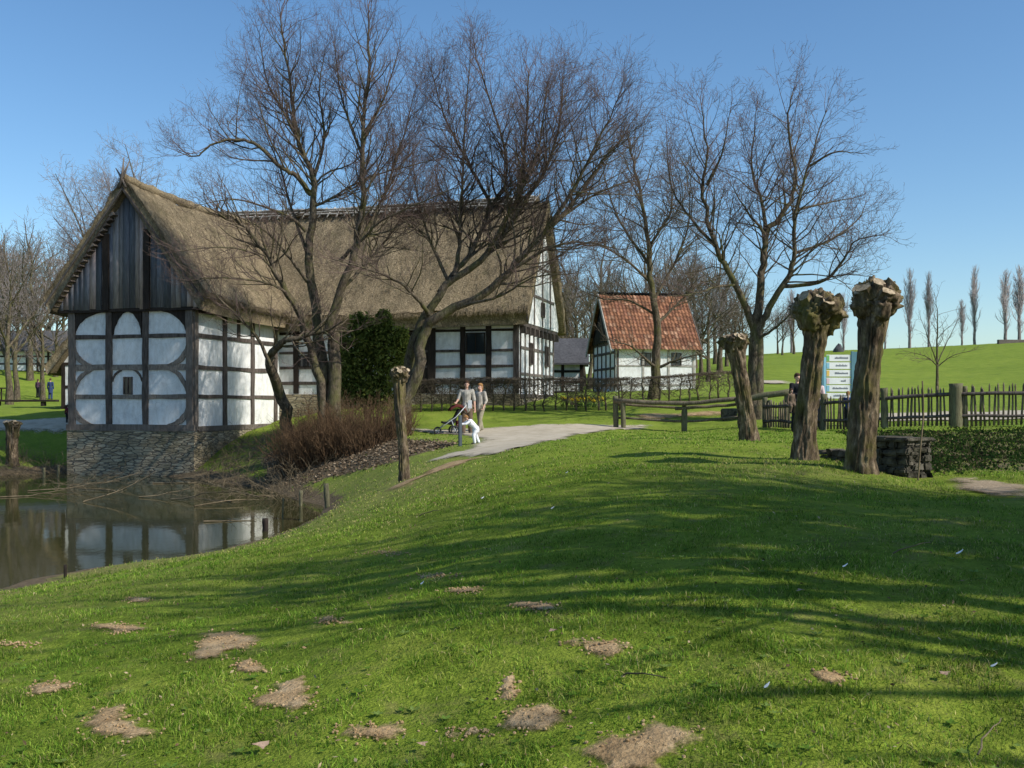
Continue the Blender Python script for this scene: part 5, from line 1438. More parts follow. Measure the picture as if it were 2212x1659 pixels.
tops = [G(x, Y)+Vector((0,-.02,0)) for x, Y, H in FP]
log([tops[0]+Vector((-.1,-.12,.98)), tops[2]+Vector((0,-.12,.98)), tops[3]+Vector((0,-.12,1.0))], .075, M['picket'], 'rail', rf, 3)
log([tops[2]+Vector((-.3,.1,.80)), tops[3]+Vector((.3,.1,.82))], .055, M['picket'], 'rail', rf, 5)
log([tops[0]+Vector((.0,.1,.84)), tops[2]+Vector((.2,.1,.80))], .045, M['picket'], 'rail', rf, 8)
log([tops[3]+Vector((-.2,-.1,.92)), tops[4]+Vector((.1,-.1,1.17))], .105, M['post_wood'], 'rail', rf, 6)
log([tops[0]+Vector((.1,.1,.38)), tops[2]+Vector((.1,.1,.36)), tops[3]+Vector((.2,.1,.38))], .045, M['picket'], 'rail', rf, 7)
bs = G(1575, 37.5); box('boundary_stone', (-.28,-.15,-.1), (.28,.15,.42), M['stone_loose'], None, .05, .03, R(8), bs); tag(bpy.data.objects['boundary_stone'], 'pale square stone behind the rail fence', 'stone')

# ------------------------------------------------------------------ paling fence
pf = thing('paling_fence', 'rustic paling fence of split chestnut stakes on the right', 'fence', G(1775, 30.5))
line = [G(1648,33.0), G(1712,31.8), G(1778,30.5), G(1900,29.0), G(2066,28.0), G(2290,27.2)]
hts = [.85,.92,1.0,1.1,1.14,1.16]
for i, (x, Y, H, r) in enumerate(((1652,33.0,1.0,.085),(1664,32.9,.9,.07),(1778,30.5,1.1,.10),(1912,28.9,1.16,.10),(2066,28.0,1.2,.17),(2086,27.95,1.15,.06))):
    post_at(x, Y, H, r, pf, M['post_wood'], 300+i)
rng = random.Random(77); npk = 0
for j, (a, b) in enumerate(zip(line, line[1:])):
    L = (b-a).length; n = int(L/.108)
    for i in range(n):
        t = (i+.5)/n; q = a.lerp(b, t); z = ground(q.x, q.y); h = (hts[j]*(1-t)+hts[j+1]*t)*rng.uniform(.93,1.06)
        if npk >= 98: break
        npk += 1
        ln = Vector((rng.gauss(0,.03), 0, 0)); w = rng.uniform(.026,.038)
        bend = rng.gauss(0,.012)
        P = [q+Vector((0,0,z-q.z+.04)), Vector((q.x+bend,q.y,z+h*.5))+ln*.5, Vector((q.x,q.y,z+h*.94))+ln, Vector((q.x,q.y,z+h))+ln]
        add('picket', tube_mesh('picket', [(P, [w, w*.95, w*.8, w*.25])], 5), M['picket'], pf)
for f, r in ((.27,.045),(.80,.05)):
    P = []
    for k in range(len(line)):
        q = line[k]; P.append((q.x, q.y-.05, ground(q.x,q.y)+hts[k]*f+random.Random(k+int(f*50)).uniform(-.03,.03)))
        if k < len(line)-1:
            m_ = line[k].lerp(line[k+1], .5); P.append((m_.x, m_.y-.05, ground(m_.x,m_.y)+(hts[k]+hts[k+1])/2*f+random.Random(k*3).uniform(-.05,.02)))
    log(P, r, M['timber'], 'rail', pf, int(f*100))

# ------------------------------------------------------------------ dry stone wall end
sw = thing('stone_wall', 'low old dry-stone wall end with a shaded hollow beside the tallest pollard', 'wall', G(1960, 14.2))
rng = random.Random(12)
def stones(bm, P0, du, dn, W, H, th, rows, seed, top=None):
    rng = random.Random(seed); z = 0
    for r in range(rows):
        h = H/rows*rng.uniform(.8,1.2); x = rng.uniform(-.05,0)
        while x < W:
            w = rng.uniform(.09,.26); 
            lo, hi = Vector((x+.006, rng.uniform(-.03,.02), z+.005)), Vector((min(W+.03,x+w), th, z+h-.005))
            c = [P0+du*a+dn*b+Vector((0,0,c_)) for c_ in (lo.z,hi.z) for a,b in ((lo.x,lo.y),(hi.x,lo.y),(hi.x,hi.y),(lo.x,hi.y))]
            vs, fs = box_bm(bm, [p+Vector((rng.uniform(-.03,.03), rng.uniform(-.03,.03), rng.uniform(-.018,.018))) for p in c]); x += w
        z += h
s0 = G(1958, 13.7); s0.z -= .12
duR = Vector((.93,.36,0)).normalized(); dnR = Vector((-duR.y, duR.x, 0))
bm = bmesh.new()
stones(bm, s0, duR, dnR, .42, .62, .35, 6, 1)
bmesh.ops.recalc_face_normals(bm, faces=bm.faces[:]); bmesh.ops.bevel(bm, geom=bm.edges[:], offset=.024, segments=2, affect='EDGES')
add('end_face', bm, M['stone_loose'], sw)
bm = bmesh.new()
duL = Vector((-.62,.78,0)).normalized(); dnL = Vector((duL.y, -duL.x, 0))
stones(bm, s0, duL, dnL, .62, .6, .3, 5, 2)
bmesh.ops.recalc_face_normals(bm, faces=bm.faces[:]); bmesh.ops.bevel(bm, geom=bm.edges[:], offset=.024, segments=2, affect='EDGES')
add('side_face', bm, M['stone_loose'], sw)
s1_ = G(1770, 15.4); bm = bmesh.new()
e1 = s0+duL*.5; e1.z = 0; d3 = Vector((e1.x-s1_.x, e1.y-s1_.y, 0)); W3_ = d3.length; d3.normalize()
stones(bm, Vector((s1_.x, s1_.y, s1_.z-.25)), d3, Vector((-d3.y, d3.x, 0)), W3_, .42, .3, 4, 3)
bmesh.ops.recalc_face_normals(bm, faces=bm.faces[:]); bmesh.ops.bevel(bm, geom=bm.edges[:], offset=.012, segments=1, affect='EDGES')
add('rear_face', bm, M['stone_loose'], sw)
bm = bmesh.new()                               # flat coping slabs
for k, (o_, w_, l_) in enumerate(((0,.5,.46),(.5,.45,.5))):
    q = s0+Vector((0,0,.60))+duL*(o_*.62)
    c = [q+duR*a+duL*b+Vector((0,0,z)) for z in (0,.055+.01*k) for a,b in ((-.05,-.05),(.47,-.04),(.46,.36),(-.04,.34))]
    box_bm(bm, c)
bmesh.ops.recalc_face_normals(bm, faces=bm.faces[:]); bmesh.ops.bevel(bm, geom=bm.edges[:], offset=.018, segments=2, affect='EDGES')
add('coping', bm, M['stone_loose'], sw)
st = G(1985, 13.4)
tag(add('stake', tube_mesh('stake', [(spline([tuple(st+Vector((-.02,0,-.1))), tuple(st+Vector((.02,0,.45))), tuple(st+Vector((.06,0,.9))), tuple(st+Vector((.045,0,1.32)))], 12).tolist(), [.011]*8+[.009]*4)], 6), M['twig_dead'], None), 'thin pale crooked stake standing in front of the stone wall end', 'stake')

# ivy on the slope below the paling fence, the bank's shade painted into its leaves
g = np.random.default_rng(5); n = 24000
Yv = g.uniform(14.2, 27.3, n); xv = g.uniform(0, 1, n)
x0 = np.interp(Yv, [14,15.5,18,22,27.5], [2035,1960,1900,1850,1800])
px_ = x0+(2420-x0)*xv
X = (px_-CX)/F*Yv; cl = vnoise(X*1.6, Yv*1.1, 31)+.5*vnoise(X*5, Yv*4, 32)
keep = (g.random(n) < (.75+.6*cl)*np.clip((Yv-14.2+1.5*vnoise(X*1.3, X*0, 5))/2.2, 0, 1)*np.clip((27.2-Yv+1.4*vnoise(X*1.1, X*0, 6))/2.0, 0, 1)); X, Yv = X[keep], Yv[keep]; n = len(X)
Z = ground_np(X, Yv)+g.uniform(.0, .035, n)+.07*np.clip(vnoise(X*1.7, Yv*1.7, 33), 0, 1)*g.random(n)
u = g.normal(0,1,(n,3))*np.array([.6,.6,1]); u /= np.linalg.norm(u,axis=1,keepdims=True); v = np.cross(u, g.normal(0,1,(n,3))); v /= np.linalg.norm(v,axis=1,keepdims=True)
P = np.column_stack([X,Yv,Z]); s = .036*g.uniform(.5,1.3,n)[:,None]
V = np.stack([P-u*s, P+v*s*.6, P+u*s, P-v*s*.6],1).reshape(-1,3)
pal = np.array([(.018,.042,.012),(.028,.058,.014),(.045,.078,.018),(.06,.052,.028)]); c = np.repeat(pal[g.integers(0,4,n)]*g.uniform(.7,1.2,(n,1)),4,0)  # leaf colours kept dark to carry the shade lying on this bank
tag(add('ground_cover', mesh_np('ground_cover', V, [np.arange(n*4).reshape(-1,4)], c), M['leaf']), 'leafy ground cover with painted-in shade on the slope below the paling fence', 'ground cover', kind='stuff')
# dead grass and bramble along the pond edge
g = np.random.default_rng(6); T_ = []; rng = random.Random(6)
cfb = Cfg(maxl=1, dens=[4,3], ratio=[.45,.5], ang=[45,45], rmin=.005, lmin=.1, trop=[0,0,0,0,0], wander=[.22,.25,.2,.2,.2])
for i in range(900):
    k = rng.random()
    if k < .55: q = G(rng.uniform(430, 700), rng.uniform(29, 38.6))
    elif k < .75: q = G(rng.uniform(440, 600), rng.uniform(36.5, 41))
    else: q = G(rng.uniform(-60, 148), rng.uniform(38.6, 41.5))
    if q.z < WATER-.25 or q.z > WATER+(.5 if k < .55 else 1.4): continue
    grow(rng, (q.x, q.y, max(q.z, WATER)-.03), norm3((rng.gauss(0,.8), rng.gauss(0,.6), rng.uniform(.15,1))), rng.uniform(.4,1.2), .009, 0, T_, cfb)
V, Fq = tubes(T_, 3)
tag(add('bramble', mesh_np('bramble', V, Fq), M['twig_dead']), 'tangle of dry bramble stems along the far pond edge', 'bramble', kind='stuff')
# fallen boughs lying in the pond
def bough(label, x, y, ang, L, seed, r=.022):
    Y0 = (CAMZ-WATER)*F/(y-HY); q = pt(x, y, Y0); rng = random.Random(seed); T_ = []
    cf = Cfg(maxl=2, dens=[3.4,3.5,3], ratio=[.42,.5,.5], ang=[42,42,42], rmin=.006, lmin=.12, trop=[0,.02,.02,0,0], wander=[.1,.2,.25,.2,.2])
    root = thing('fallen_bough', label, 'branch', q, 'dead boughs lying in the pond')
    grow(rng, (q.x, q.y, WATER+.02), norm3((math.cos(ang), math.sin(ang), .06)), L, r, 0, T_, cf)
    C = [([(p[0], p[1], WATER+.005+abs(p[2]-WATER)*.75) for p in pts], rad) for pts, rad in T_]
    V, Fq = tubes(C[:1], 6); add('limb', mesh_np('limb', V, Fq), M['twig_dead'], root)
    V, Fq = tubes(C[1:], 3); add('twigs', mesh_np('twigs', V, Fq), M['twig_dead'], root)
for i, (x, y, a, L, lab) in enumerate([
 (250,1062,2.8,2.6,'dead bough floating before the middle of the stone plinth'),(150,1050,.2,2.4,'dead bough at the left corner of the stone plinth'),(500,1085,2.4,2.2,'crooked dead bough left of the undercut bank'),(300,1075,-.2,1.8,'short dead bough in open water below the plinth'),
 (60,1062,.2,3.0,'dead bough in the pond nearest the left edge'),(0,1075,.5,2.4,'dead bough in the pond entering from the left edge'),(330,1045,.1,2.2,'dead bough along the foot of the stone plinth'),
 (370,1080,-.3,2.6,'dead bough in the middle of the pond, over the wall reflection'),(420,1095,.9,2.0,'crooked dead bough at the reflected corner of the wing'),(560,1075,2.6,2.8,'long dead bough reaching from the bank below the shrubs into the pond'),
 (520,1060,3.0,2.4,'dead bough lying against the bank right of the plinth corner'),(440,1128,.1,1.2,'short twig floating in front of the white reflection'),(180,1085,.3,2.2,'dead bough floating left of the middle of the pond'),(640,1070,3.3,2.0,'dead bough hanging over the undercut bank')]):
    bough(lab, x, y, a, L, 400+i)
def stump(label, x, Y, H, r, seed, lean=0, name='wooden_post', m='post_wood', cat='post', base=None):
    q = G(x, Y); q.z = max(q.z, WATER)-.25 if base is None else base
    o = log([q, q+Vector((lean*.5,0,(H+.25)*.5)), q+Vector((lean,0,H+.25))], r, M[m], name, None, seed, 10)
    tag(o, label, cat); return o
stump('pale short post at the water edge, left one of the two below the shrubs', 650, 27.6, .42, .045, 1)
stump('thicker sawn post at the water edge, right one of the two below the shrubs', 709, 26.6, .62, .07, 2, -.06)
stump('black stump in the near pond edge before the white reflection', 573, 22.2, .28, .065, 3, 0, m='timber_dark')
stump('thin dark stake at the near water edge on the left', 141, 15.6, .2, .022, 4, 0, m='timber_dark')
stump('old post in the dark corner left of the plinth, nearer the wall', 125, 38.4, .45, .05, 5, .03)
stump('old post in the dark corner left of the plinth, farther from the wall', 96, 38.6, .35, .05, 6, -.02)
stump('thin rotten stake standing in the pond right of the white reflection', 610, 24.6, .5, .02, 8, .02)
# small things on the lawn
def feather(label, x, y, L, seed):
    q = hit(x, y); rng = random.Random(seed); a = rng.uniform(-.6,.6); d = Vector((math.cos(a), math.sin(a), .35)).normalized(); n = Vector((-d.y, d.x, .5)).normalized()
    bm = bmesh.new(); N_ = 7; Lr = []
    for i in range(N_):
        t = i/(N_-1); w = L*.22*math.sin(math.pi*(t*.85+.12)); c = q+Vector((0,0,.035))+d*L*t+Vector((0,0,L*.25*t*t))
        Lr.append((bm.verts.new(c-n*w), bm.verts.new(c+Vector((0,0,.006))), bm.verts.new(c+n*w)))
    for A_, B_ in zip(Lr, Lr[1:]):
        bm.faces.new((A_[0],A_[1],B_[1],B_[0])); bm.faces.new((A_[1],A_[2],B_[2],B_[1]))
    tag(add('feather', bm, M['feather']), label, 'feather', 'white feathers in the grass')
for i, (x, y, L, lab) in enumerate([(1650,1503,.10,'large white feather in the right foreground grass'),(2140,1455,.09,'white feather near the right edge of the foreground'),(908,1272,.09,'white feather in the grass left of centre'),
  (2065,1207,.14,'long white feather far right in the shadow streaks'),(1222,1028,.10,'tiny white feather on the sunlit lawn'),(1190,1108,.10,'tiny white feather at the edge of the big shadow'),(1040,1083,.10,'tiny white feather on the left half of the lawn'),
  (1820,1235,.10,'small white feather right of the middle')]): feather(lab, x, y, L*.36, i)
def leafy(label, x, y, L, seed):
    q = hit(x, y)+Vector((0,0,.045)); rng = random.Random(seed); bm = bmesh.new(); R_ = []
    for i in range(12):
        t = i/12*6.283; r = L*(.5+.16*math.sin(5*t+seed)+rng.uniform(-.05,.05)); R_.append(bm.verts.new(q+Vector((r*math.cos(t), r*math.sin(t)*.75, .25*r*math.sin(2*t+seed)))))
    c = bm.verts.new(q+Vector((0,0,L*.12)))
    for i in range(12): bm.faces.new((c, R_[i], R_[(i+1)%12]))
    tag(add('dry_leaf', bm, M['dead_leaf']), label, 'leaf', 'dry leaves in the grass')
M['dead_leaf'] = proc('dead_leaf', (.30,.19,.13), .3, 30, bump=.2, c2=(.42,.30,.22))
for i, (x, y, L, lab) in enumerate([(560,1628,.085,'curled pink-brown dry leaf at the bottom left'),(912,1630,.05,'small tan dry leaf at the bottom, left of centre'),(2040,1478,.05,'orange-brown dry leaf at the right'),(1195,1380,.05,'brown dry leaf near the lone middle earth patch'),(1730,1290,.05,'dry leaf in the grass right of centre')]): leafy(lab, x, y, L, i)
def twig(label, x0, y0, x1, y1, r, seed, m='twig_dead'):
    a, b = hit(x0, y0)+Vector((0,0,.03)), hit(x1, y1)+Vector((0,0,.05)); rng = random.Random(seed)
    P = [a.lerp(b, t)+Vector((rng.gauss(0,.012), rng.gauss(0,.012), .02*math.sin(t*3))) for t in np.linspace(0,1,7)]
    V, Fq = tubes([([tuple(p) for p in P], [r*(1-.6*t) for t in np.linspace(0,1,7)]), ([tuple(P[3]), tuple(P[3]+Vector((.05,.03,.03)))], [r*.6, r*.3])][:1], 5)
    tag(add('twig', mesh_np('twig', V, Fq), M[m]), label, 'twig', 'fallen twigs on the lawn')
twig('pale forked twig in the bottom right corner', 2108, 1650, 2162, 1580, .005, 1)
twig('dark twig lying below the lone middle earth patch', 1335, 1472, 1445, 1492, .006, 2, 'bark')
twig('pale straight twig on the shaded lawn left of centre', 905, 1122, 948, 1112, .007, 3)
twig('thin twig beside the tallest pollard foot on the right lawn', 1930, 1205, 2010, 1188, .006, 4)
# daffodils behind the hedge
def daffodils(label, x, Y, w, n, seed):
    b = G(x, Y); rng = random.Random(seed); root = thing('daffodil_clump', label, 'flowers', b, 'daffodils by the farmhouse')
    S_, bl = [], []
    for i in range(n):
        q = Vector((b.x+rng.uniform(-w,w), b.y+rng.uniform(-.2,.2), 0)); q.z = ground(q.x,q.y)
        h = rng.uniform(.25,.4); t = q+Vector((rng.gauss(0,.04), rng.gauss(0,.04), h)); S_.append(([tuple(q), tuple(t)], [.012,.006]))
        bl.append(t)
        for k in range(2): S_.append(([tuple(q), tuple(q+Vector((rng.gauss(0,.08), rng.gauss(0,.08), h*.9)))], [.014,.004]))
    V, Fq = tubes(S_, 3); add('leaves', mesh_np('leaves', V, Fq), M['stem_green'], root)
    bm = bmesh.new()
    for t in bl:
        c = bm.verts.new(t+Vector((0,-.03,0))); R_ = [bm.verts.new(t+Vector((.07*math.cos(a)*(1 if k%2 else .5), 0, .07*math.sin(a)*(1 if k%2 else .5)))) for k, a in enumerate(np.arange(12)/12*6.283)]
        for k in range(12): bm.faces.new((c, R_[k], R_[(k+1)%12]))
    add('petals', bm, M['daffodil'], root)
M['daffodil'] = proc('daffodil', (.75,.55,.03), .15, 9, bump=0); M['stem_green'] = proc('stem_green', (.06,.13,.03), .3, 9, bump=0)
daffodils('yellow daffodil clump behind the hedge, left one beside the gable', 1236, 41.9, .45, 26, 1)
daffodils('yellow daffodil clump behind the hedge, right one', 1282, 41.9, .4, 22, 2)
# ------------------------------------------------------------------ people
def capsule(bm, p0, r0, p1, r1, n=12):
    p0, p1 = Vector(p0), Vector(p1); d = (p1-p0); L = d.length
    if L < 1e-5: d = Vector((0,0,1))
    d.normalize(); X = d.orthogonal().normalized(); Yv = d.cross(X); rings = []
    prof = [(-1,.0),(-.92,.38),(-.7,.71),(-.38,.92),(0,1)]
    for (h, s) in prof: rings.append((p0+d*(h*r0), r0*s))
    for (h, s) in reversed(prof): rings.append((p1-d*(h*r1), r1*s))
    R_ = [[bm.verts.new(c+(X*math.cos(a)+Yv*math.sin(a))*max(r, 1e-4)) for a in [6.283185*k/n for k in range(n)]] for c, r in rings]
    for A_, B_ in zip(R_, R_[1:]):
        for k in range(n): bm.faces.new((A_[k], A_[(k+1)%n], B_[(k+1)%n], B_[k]))
    bm.faces.new(R_[0][::-1]); bm.faces.new(R_[-1])
def ball(bm, c, r, n=2):
    m = Matrix.Translation(Vector(c)) @ Matrix.Diagonal((*r, 1)) if hasattr(r, '__len__') else Matrix.Translation(Vector(c)) @ Matrix.Scale(r, 4)
    bmesh.ops.create_icosphere(bm, subdivisions=n, radius=1, matrix=m)
def fuse(name, bm, voxel, m, parent, loc, rz, smooth=6):
    bmesh.ops.recalc_face_normals(bm, faces=bm.faces[:])
    me = bpy.data.meshes.new('tmp'); bm.to_mesh(me); bm.free()
    o = bpy.data.objects.new('tmp', me); COL.objects.link(o)
    md = o.modifiers.new('r', 'REMESH'); md.mode = 'VOXEL'; md.voxel_size = voxel; md.adaptivity = 0
    s = o.modifiers.new('s', 'SMOOTH'); s.iterations = smooth; s.factor = .5
    dg = bpy.context.evaluated_depsgraph_get(); me2 = bpy.data.meshes.new_from_object(o.evaluated_get(dg))
    bpy.data.objects.remove(o); bpy.data.meshes.remove(me)
    me2.transform(Matrix.Translation(loc) @ Matrix.Rotation(rz, 4, 'Z'))
    return add(name, me2, m, parent, smooth=True)
def person(label, loc, rz, H=1.75, pose=None, top='shirt_grey', legs='brown_cloth', hair='hair_brown', sleeve=1, hairlen=0, vox=.008, group=None, fat=1.0, hands=True, hem=.0, shoe='shoe', head_turn=0):
    """local frame: faces -Y, right arm at -X"""
    k = H/1.75
    J = dict(pelvis=(0,0,.95), waist=(0,0,1.10), chest=(0,-.01,1.32), neck=(0,.0,1.49), head=(0,-.015,1.63),
             shL=(.185,0,1.42), elL=(.235,.02,1.13), wrL=(.245,-.05,.88), shR=(-.185,0,1.42), elR=(-.235,.02,1.13), wrR=(-.245,-.05,.88),
             hipL=(.09,0,.92), knL=(.10,-.02,.50), anL=(.105,.02,.09), hipR=(-.09,0,.92), knR=(-.10,-.02,.50), anR=(-.105,.02,.09))
    J.update(pose or {})
    J = {a: Vector(b)*k for a, b in J.items()}
    root = thing('person', label, 'person', loc, group)
    f = fat*k
    body = bmesh.new()
    cap = lambda bm, a, ra, b, rb: capsule(bm, J[a] if isinstance(a, str) else a, ra*k, J[b] if isinstance(b, str) else b, rb*k)
    def torso(bm, e):
        cap(bm, 'pelvis', .125*fat+e, 'waist', .115*fat+e); cap(bm, 'waist', .115*fat+e, 'chest', .135*fat+e)
        for s in 'LR':
            cap(bm, 'pelvis', .11*fat+e, 'hip'+s, .10*fat+e); cap(bm, 'chest', .115*fat+e, 'sh'+s, .06+e)
    torso(body, 0)
    cap(body, 'chest', .08, 'neck', .055); cap(body, 'neck', .052, 'head', .06)
    hd = J['head']; up = (hd-J['neck']).normalized()
    Rh = Matrix.Rotation(head_turn, 3, 'Z')
    fw = Rh @ Vector((0,-1,0)); fw = (fw-up*fw.dot(up)).normalized(); sd = up.cross(fw)*-1
    hp = lambda a, b, c: hd+(sd*a+fw*b+up*c)*k
    def ell(bm, c, ax, by, cz, n=3):
        g0 = len(bm.verts); bmesh.ops.create_icosphere(bm, subdivisions=n, radius=1)
        bm.verts.ensure_lookup_table()
        for v in bm.verts[g0:]: v.co = Vector(c)+(sd*v.co.x*ax+fw*v.co.y*by+up*v.co.z*cz)*k
    ell(body, hp(0,0,.03), .075, .092, .105); ell(body, hp(0,.03,-.03), .058, .062, .075)
    capsule(body, hp(0,.085,.02), .012*k, hp(0,.108,-.012), .016*k, 8)
    for s in (-1, 1): ell(body, hp(s*.078,-.005,.005), .012, .02, .032, 2)
    capsule(body, hp(-.022,.083,-.055), .010*k, hp(.022,.083,-.055), .010*k, 8)
    for s in 'LR':
        cap(body, 'sh'+s, .055, 'el'+s, .043); cap(body, 'el'+s, .043, 'wr'+s, .029)
        cap(body, 'hip'+s, .095*fat, 'kn'+s, .058*fat); cap(body, 'kn'+s, .06*fat, 'an'+s, .04)
        an = J['an'+s]; capsule(body, an+Vector((0,.02,-.035))*k, .045*k, an+Vector((0,-.14,-.055))*k, .035*k)
        wr = J['wr'+s]; fd = (wr-J['el'+s]).normalized(); ac = fd.cross(Vector((0,1,0))); ac = ac.normalized() if ac.length > .1 else Vector((1,0,0)); nn = fd.cross(ac)
        if hands:
            pm = wr+fd*.05*k
            capsule(body, wr, .026*k, pm+fd*.03*k+ac*.018*k, .020*k, 8); capsule(body, wr, .026*k, pm+fd*.03*k-ac*.018*k, .020*k, 8)
            sg = 1 if s == 'L' else -1
            for q, (o_, l_) in enumerate(((-.030,.062),(-.010,.074),(.010,.070),(.030,.054))):
                b0 = pm+fd*.045*k+ac*o_*k; b1 = b0+fd*l_*.5*k+nn*.008*k; b2 = b1+(fd*.8+nn*.6).normalized()*l_*.5*k
                capsule(body, b0, .0095*k, b1, .009*k, 6); capsule(body, b1, .009*k, b2, .007*k, 6)
            t0 = wr+fd*.03*k-ac*.03*k; capsule(body, t0, .011*k, t0+(fd*.7-ac*.5+nn*.3).normalized()*.05*k, .009*k, 6)
        else: capsule(body, wr, .028*k, wr+fd*.12*k, .024*k, 8)
    fuse('body', body, vox*k, M['skin'], root, loc, rz)
    e = .016
    bm = bmesh.new(); torso(bm, e); cap(bm, 'chest', .09, J['chest'].lerp(J['neck'], .7), .066)
    if hem: cap(bm, 'pelvis', .14*fat+e, J['pelvis']+Vector((0,0,-hem)), .15*fat+e)
    for s in 'LR':
        cap(bm, 'sh'+s, .066+e*.4, J['sh'+s].lerp(J['el'+s], min(1, sleeve)), .055+e*.6)
        if sleeve > 1: cap(bm, 'el'+s, .054+e*.6, J['el'+s].lerp(J['wr'+s], sleeve-1), .042+e*.4)
    fuse('top', bm, vox*1.1*k, M[top], root, loc, rz, 4)
    bm = bmesh.new()
    cap(bm, J['pelvis']+Vector((0,0,.03))*k, .125*fat+e*.8, J['pelvis'], .125*fat+e*.8)
    for s in 'LR':
        cap(bm, 'pelvis', .112*fat+e, 'hip'+s, .108*fat+e); cap(bm, 'hip'+s, .10*fat+e, 'kn'+s, .07*fat+e); cap(bm, 'kn'+s, .07*fat+e, J['an'+s]+Vector((0,0,-.01))*k, .062+e)
    fuse('trousers', bm, vox*1.1*k, M[legs], root, loc, rz, 4)
    for s in 'LR':
        an = J['an'+s]; bm = bmesh.new()
        capsule(bm, an+Vector((0,.025,-.04))*k, .052*k, an+Vector((0,-.145,-.052))*k, .042*k, 10)
        bm.transform(Matrix.Translation(loc) @ Matrix.Rotation(rz, 4, 'Z')); add('shoe', bm, M[shoe], root, smooth=True)
    bm = bmesh.new()
    ell(bm, hp(0,-.024,.06), .092, .100, .104); ell(bm, hp(0,.03,.105), .075, .07, .045)
    if hairlen: capsule(bm, hp(0,-.06,.02), .075*k, hp(0,-.07,-hairlen), .06*k)
    capsule(bm, hp(-.06,-.03,.0), .03*k, hp(-.06,-.03,.06), .04*k); capsule(bm, hp(.06,-.03,.0), .03*k, hp(.06,-.03,.06), .04*k)
    fuse('hair', bm, .012*k, M[hair], root, loc, rz, 3)
    for s in (-1, 1):
        bm = bmesh.new(); ell(bm, hp(s*.03,.083,.018), .011, .008, .008, 1); bm.transform(Matrix.Translation(loc) @ Matrix.Rotation(rz, 4, 'Z')); add('eye', bm, M['dark'], root)
    return root
# man behind the pushchair, right hand on its handle, paper in the left
mp = G(1008, 34.2)
person('man in a light grey shirt and brown trousers standing behind the black pushchair', mp, R(-6), 1.77,
       dict(elR=(-.27,-.06,1.15), wrR=(-.30,-.30,1.05), elL=(.25,.03,1.12), wrL=(.27,.0,.86), anL=(.12,.10,.09), knL=(.11,.04,.5), anR=(-.10,-.10,.09)), 'shirt_grey', 'brown_cloth', 'hair_brown', .95, 0, .007, hem=.10, fat=1.08, head_turn=R(10))
pp = mp+Vector((.12,-.22,.98)); box('paper', (-.065,-.004,-.15), (.065,.004,.12), M['paper'], None, 0, 0, R(-8), pp+Vector((.0,.03,.03))); tag(bpy.data.objects['paper'], 'folded white paper held against the man with the pushchair', 'paper')
wp = G(1038, 35.0)
person('woman in pale beige clothes walking beside the man with the pushchair', wp, R(-38), 1.63,
       dict(elL=(.22,.06,1.14), wrL=(.20,-.06,.92), elR=(-.22,.03,1.13), wrR=(-.17,-.16,.98), anL=(.07,-.16,.10), knL=(.08,-.12,.50), anR=(-.07,.16,.10), knR=(-.08,.03,.5)), 'beige', 'khaki', 'hair_fair', 1.5, .08, .007, hem=.08)
# toddler leaning forward with both arms out to the post
tp = G(1024, 28.6)
person('toddler all in white leaning forward against the thin dark post', tp, R(-68), .93,
       dict(pelvis=(0,.10,.80), waist=(0,-.02,.96), chest=(0,-.22,1.14), neck=(0,-.34,1.26), head=(0,-.44,1.38), shL=(.17,-.28,1.20), shR=(-.17,-.28,1.20),
            elL=(.16,-.52,1.06), wrL=(.08,-.78,1.02), elR=(-.16,-.52,1.06), wrR=(-.08,-.78,1.02), hipL=(.09,.10,.78), hipR=(-.09,.10,.78), knL=(.10,-.06,.46), anL=(.10,.0,.09), knR=(-.10,.14,.44), anR=(-.10,.30,.10)),
       'white', 'white', 'hair_fair', 1.75, .03, .009, fat=1.22, hem=.04)
bpz = G(994, 28.3)
tag(box('bollard', (-.045,-.045,-.2), (.045,.045,.86), M['steel_grey'], None, .012, 0, R(20), bpz), 'thin dark grey post at the path edge that the toddler leans on', 'post')
# people half hidden behind the second pollard
qa = G(1722, 30.0)
person('person in a black jacket standing behind the second pollard, carrying a child', qa, R(15), 1.7, dict(elR=(-.24,-.06,1.14), wrR=(-.12,-.26,1.12), elL=(.24,-.06,1.14), wrL=(.10,-.26,1.10)), 'black_cloth', 'black_cloth', 'hair_brown', 1.9, 0, .010)
qb = pt(1709, 858, 29.6)-Vector((0,0,.62))
person('small child in brown held against the black jacket behind the second pollard', qb, R(20), .85, dict(knL=(.16,-.22,.72), anL=(.17,-.12,.40), knR=(-.16,-.22,.72), anR=(-.17,-.12,.40)), 'brown_cloth', 'brown_cloth', 'hair_brown', 1.9, .02, .012, hands=False, fat=1.2)
qc = G(1764, 32.5)
person('person in a pale pink top left of the sign board, half behind the second pollard', qc, R(170), 1.6, None, 'sign_pink', 'blue_cloth', 'hair_brown', 1.2, .1, .011, hands=False)
qd = G(1830, 34)
person('person in a red top standing behind the tallest pollard beside the sign', G(1856, 33), R(30), 1.72, None, 'red_cloth', 'black_cloth', 'hair_brown', 1.5, 0, .011, hands=False)
person('child in blue with fair hair behind the pickets in front of the sign', G(1832, 32), R(150), 1.12, None, 'blue_cloth', 'black_cloth', 'hair_fair', 1.6, .05, .012, hands=False, fat=1.12)
# far left walkers
person('distant walker in a long dark blue coat on the path at the far left', G(109, 85), R(180), 1.72, None, 'blue_cloth', 'blue_cloth', 'hair_brown', 1.9, 0, .016, hands=False, hem=.35)
person('distant smaller walker in purple on the path at the far left', G(82, 86), R(170), 1.5, None, 'purple', 'black_cloth', 'hair_brown', 1.9, .1, .016, hands=False)
person('small child in maroon on the path beside the left corner of the wing', G(147, 45.2), R(200), .82, None, 'maroon', 'black_cloth', 'hair_brown', 1.9, .02, .012, hands=False, fat=1.15)

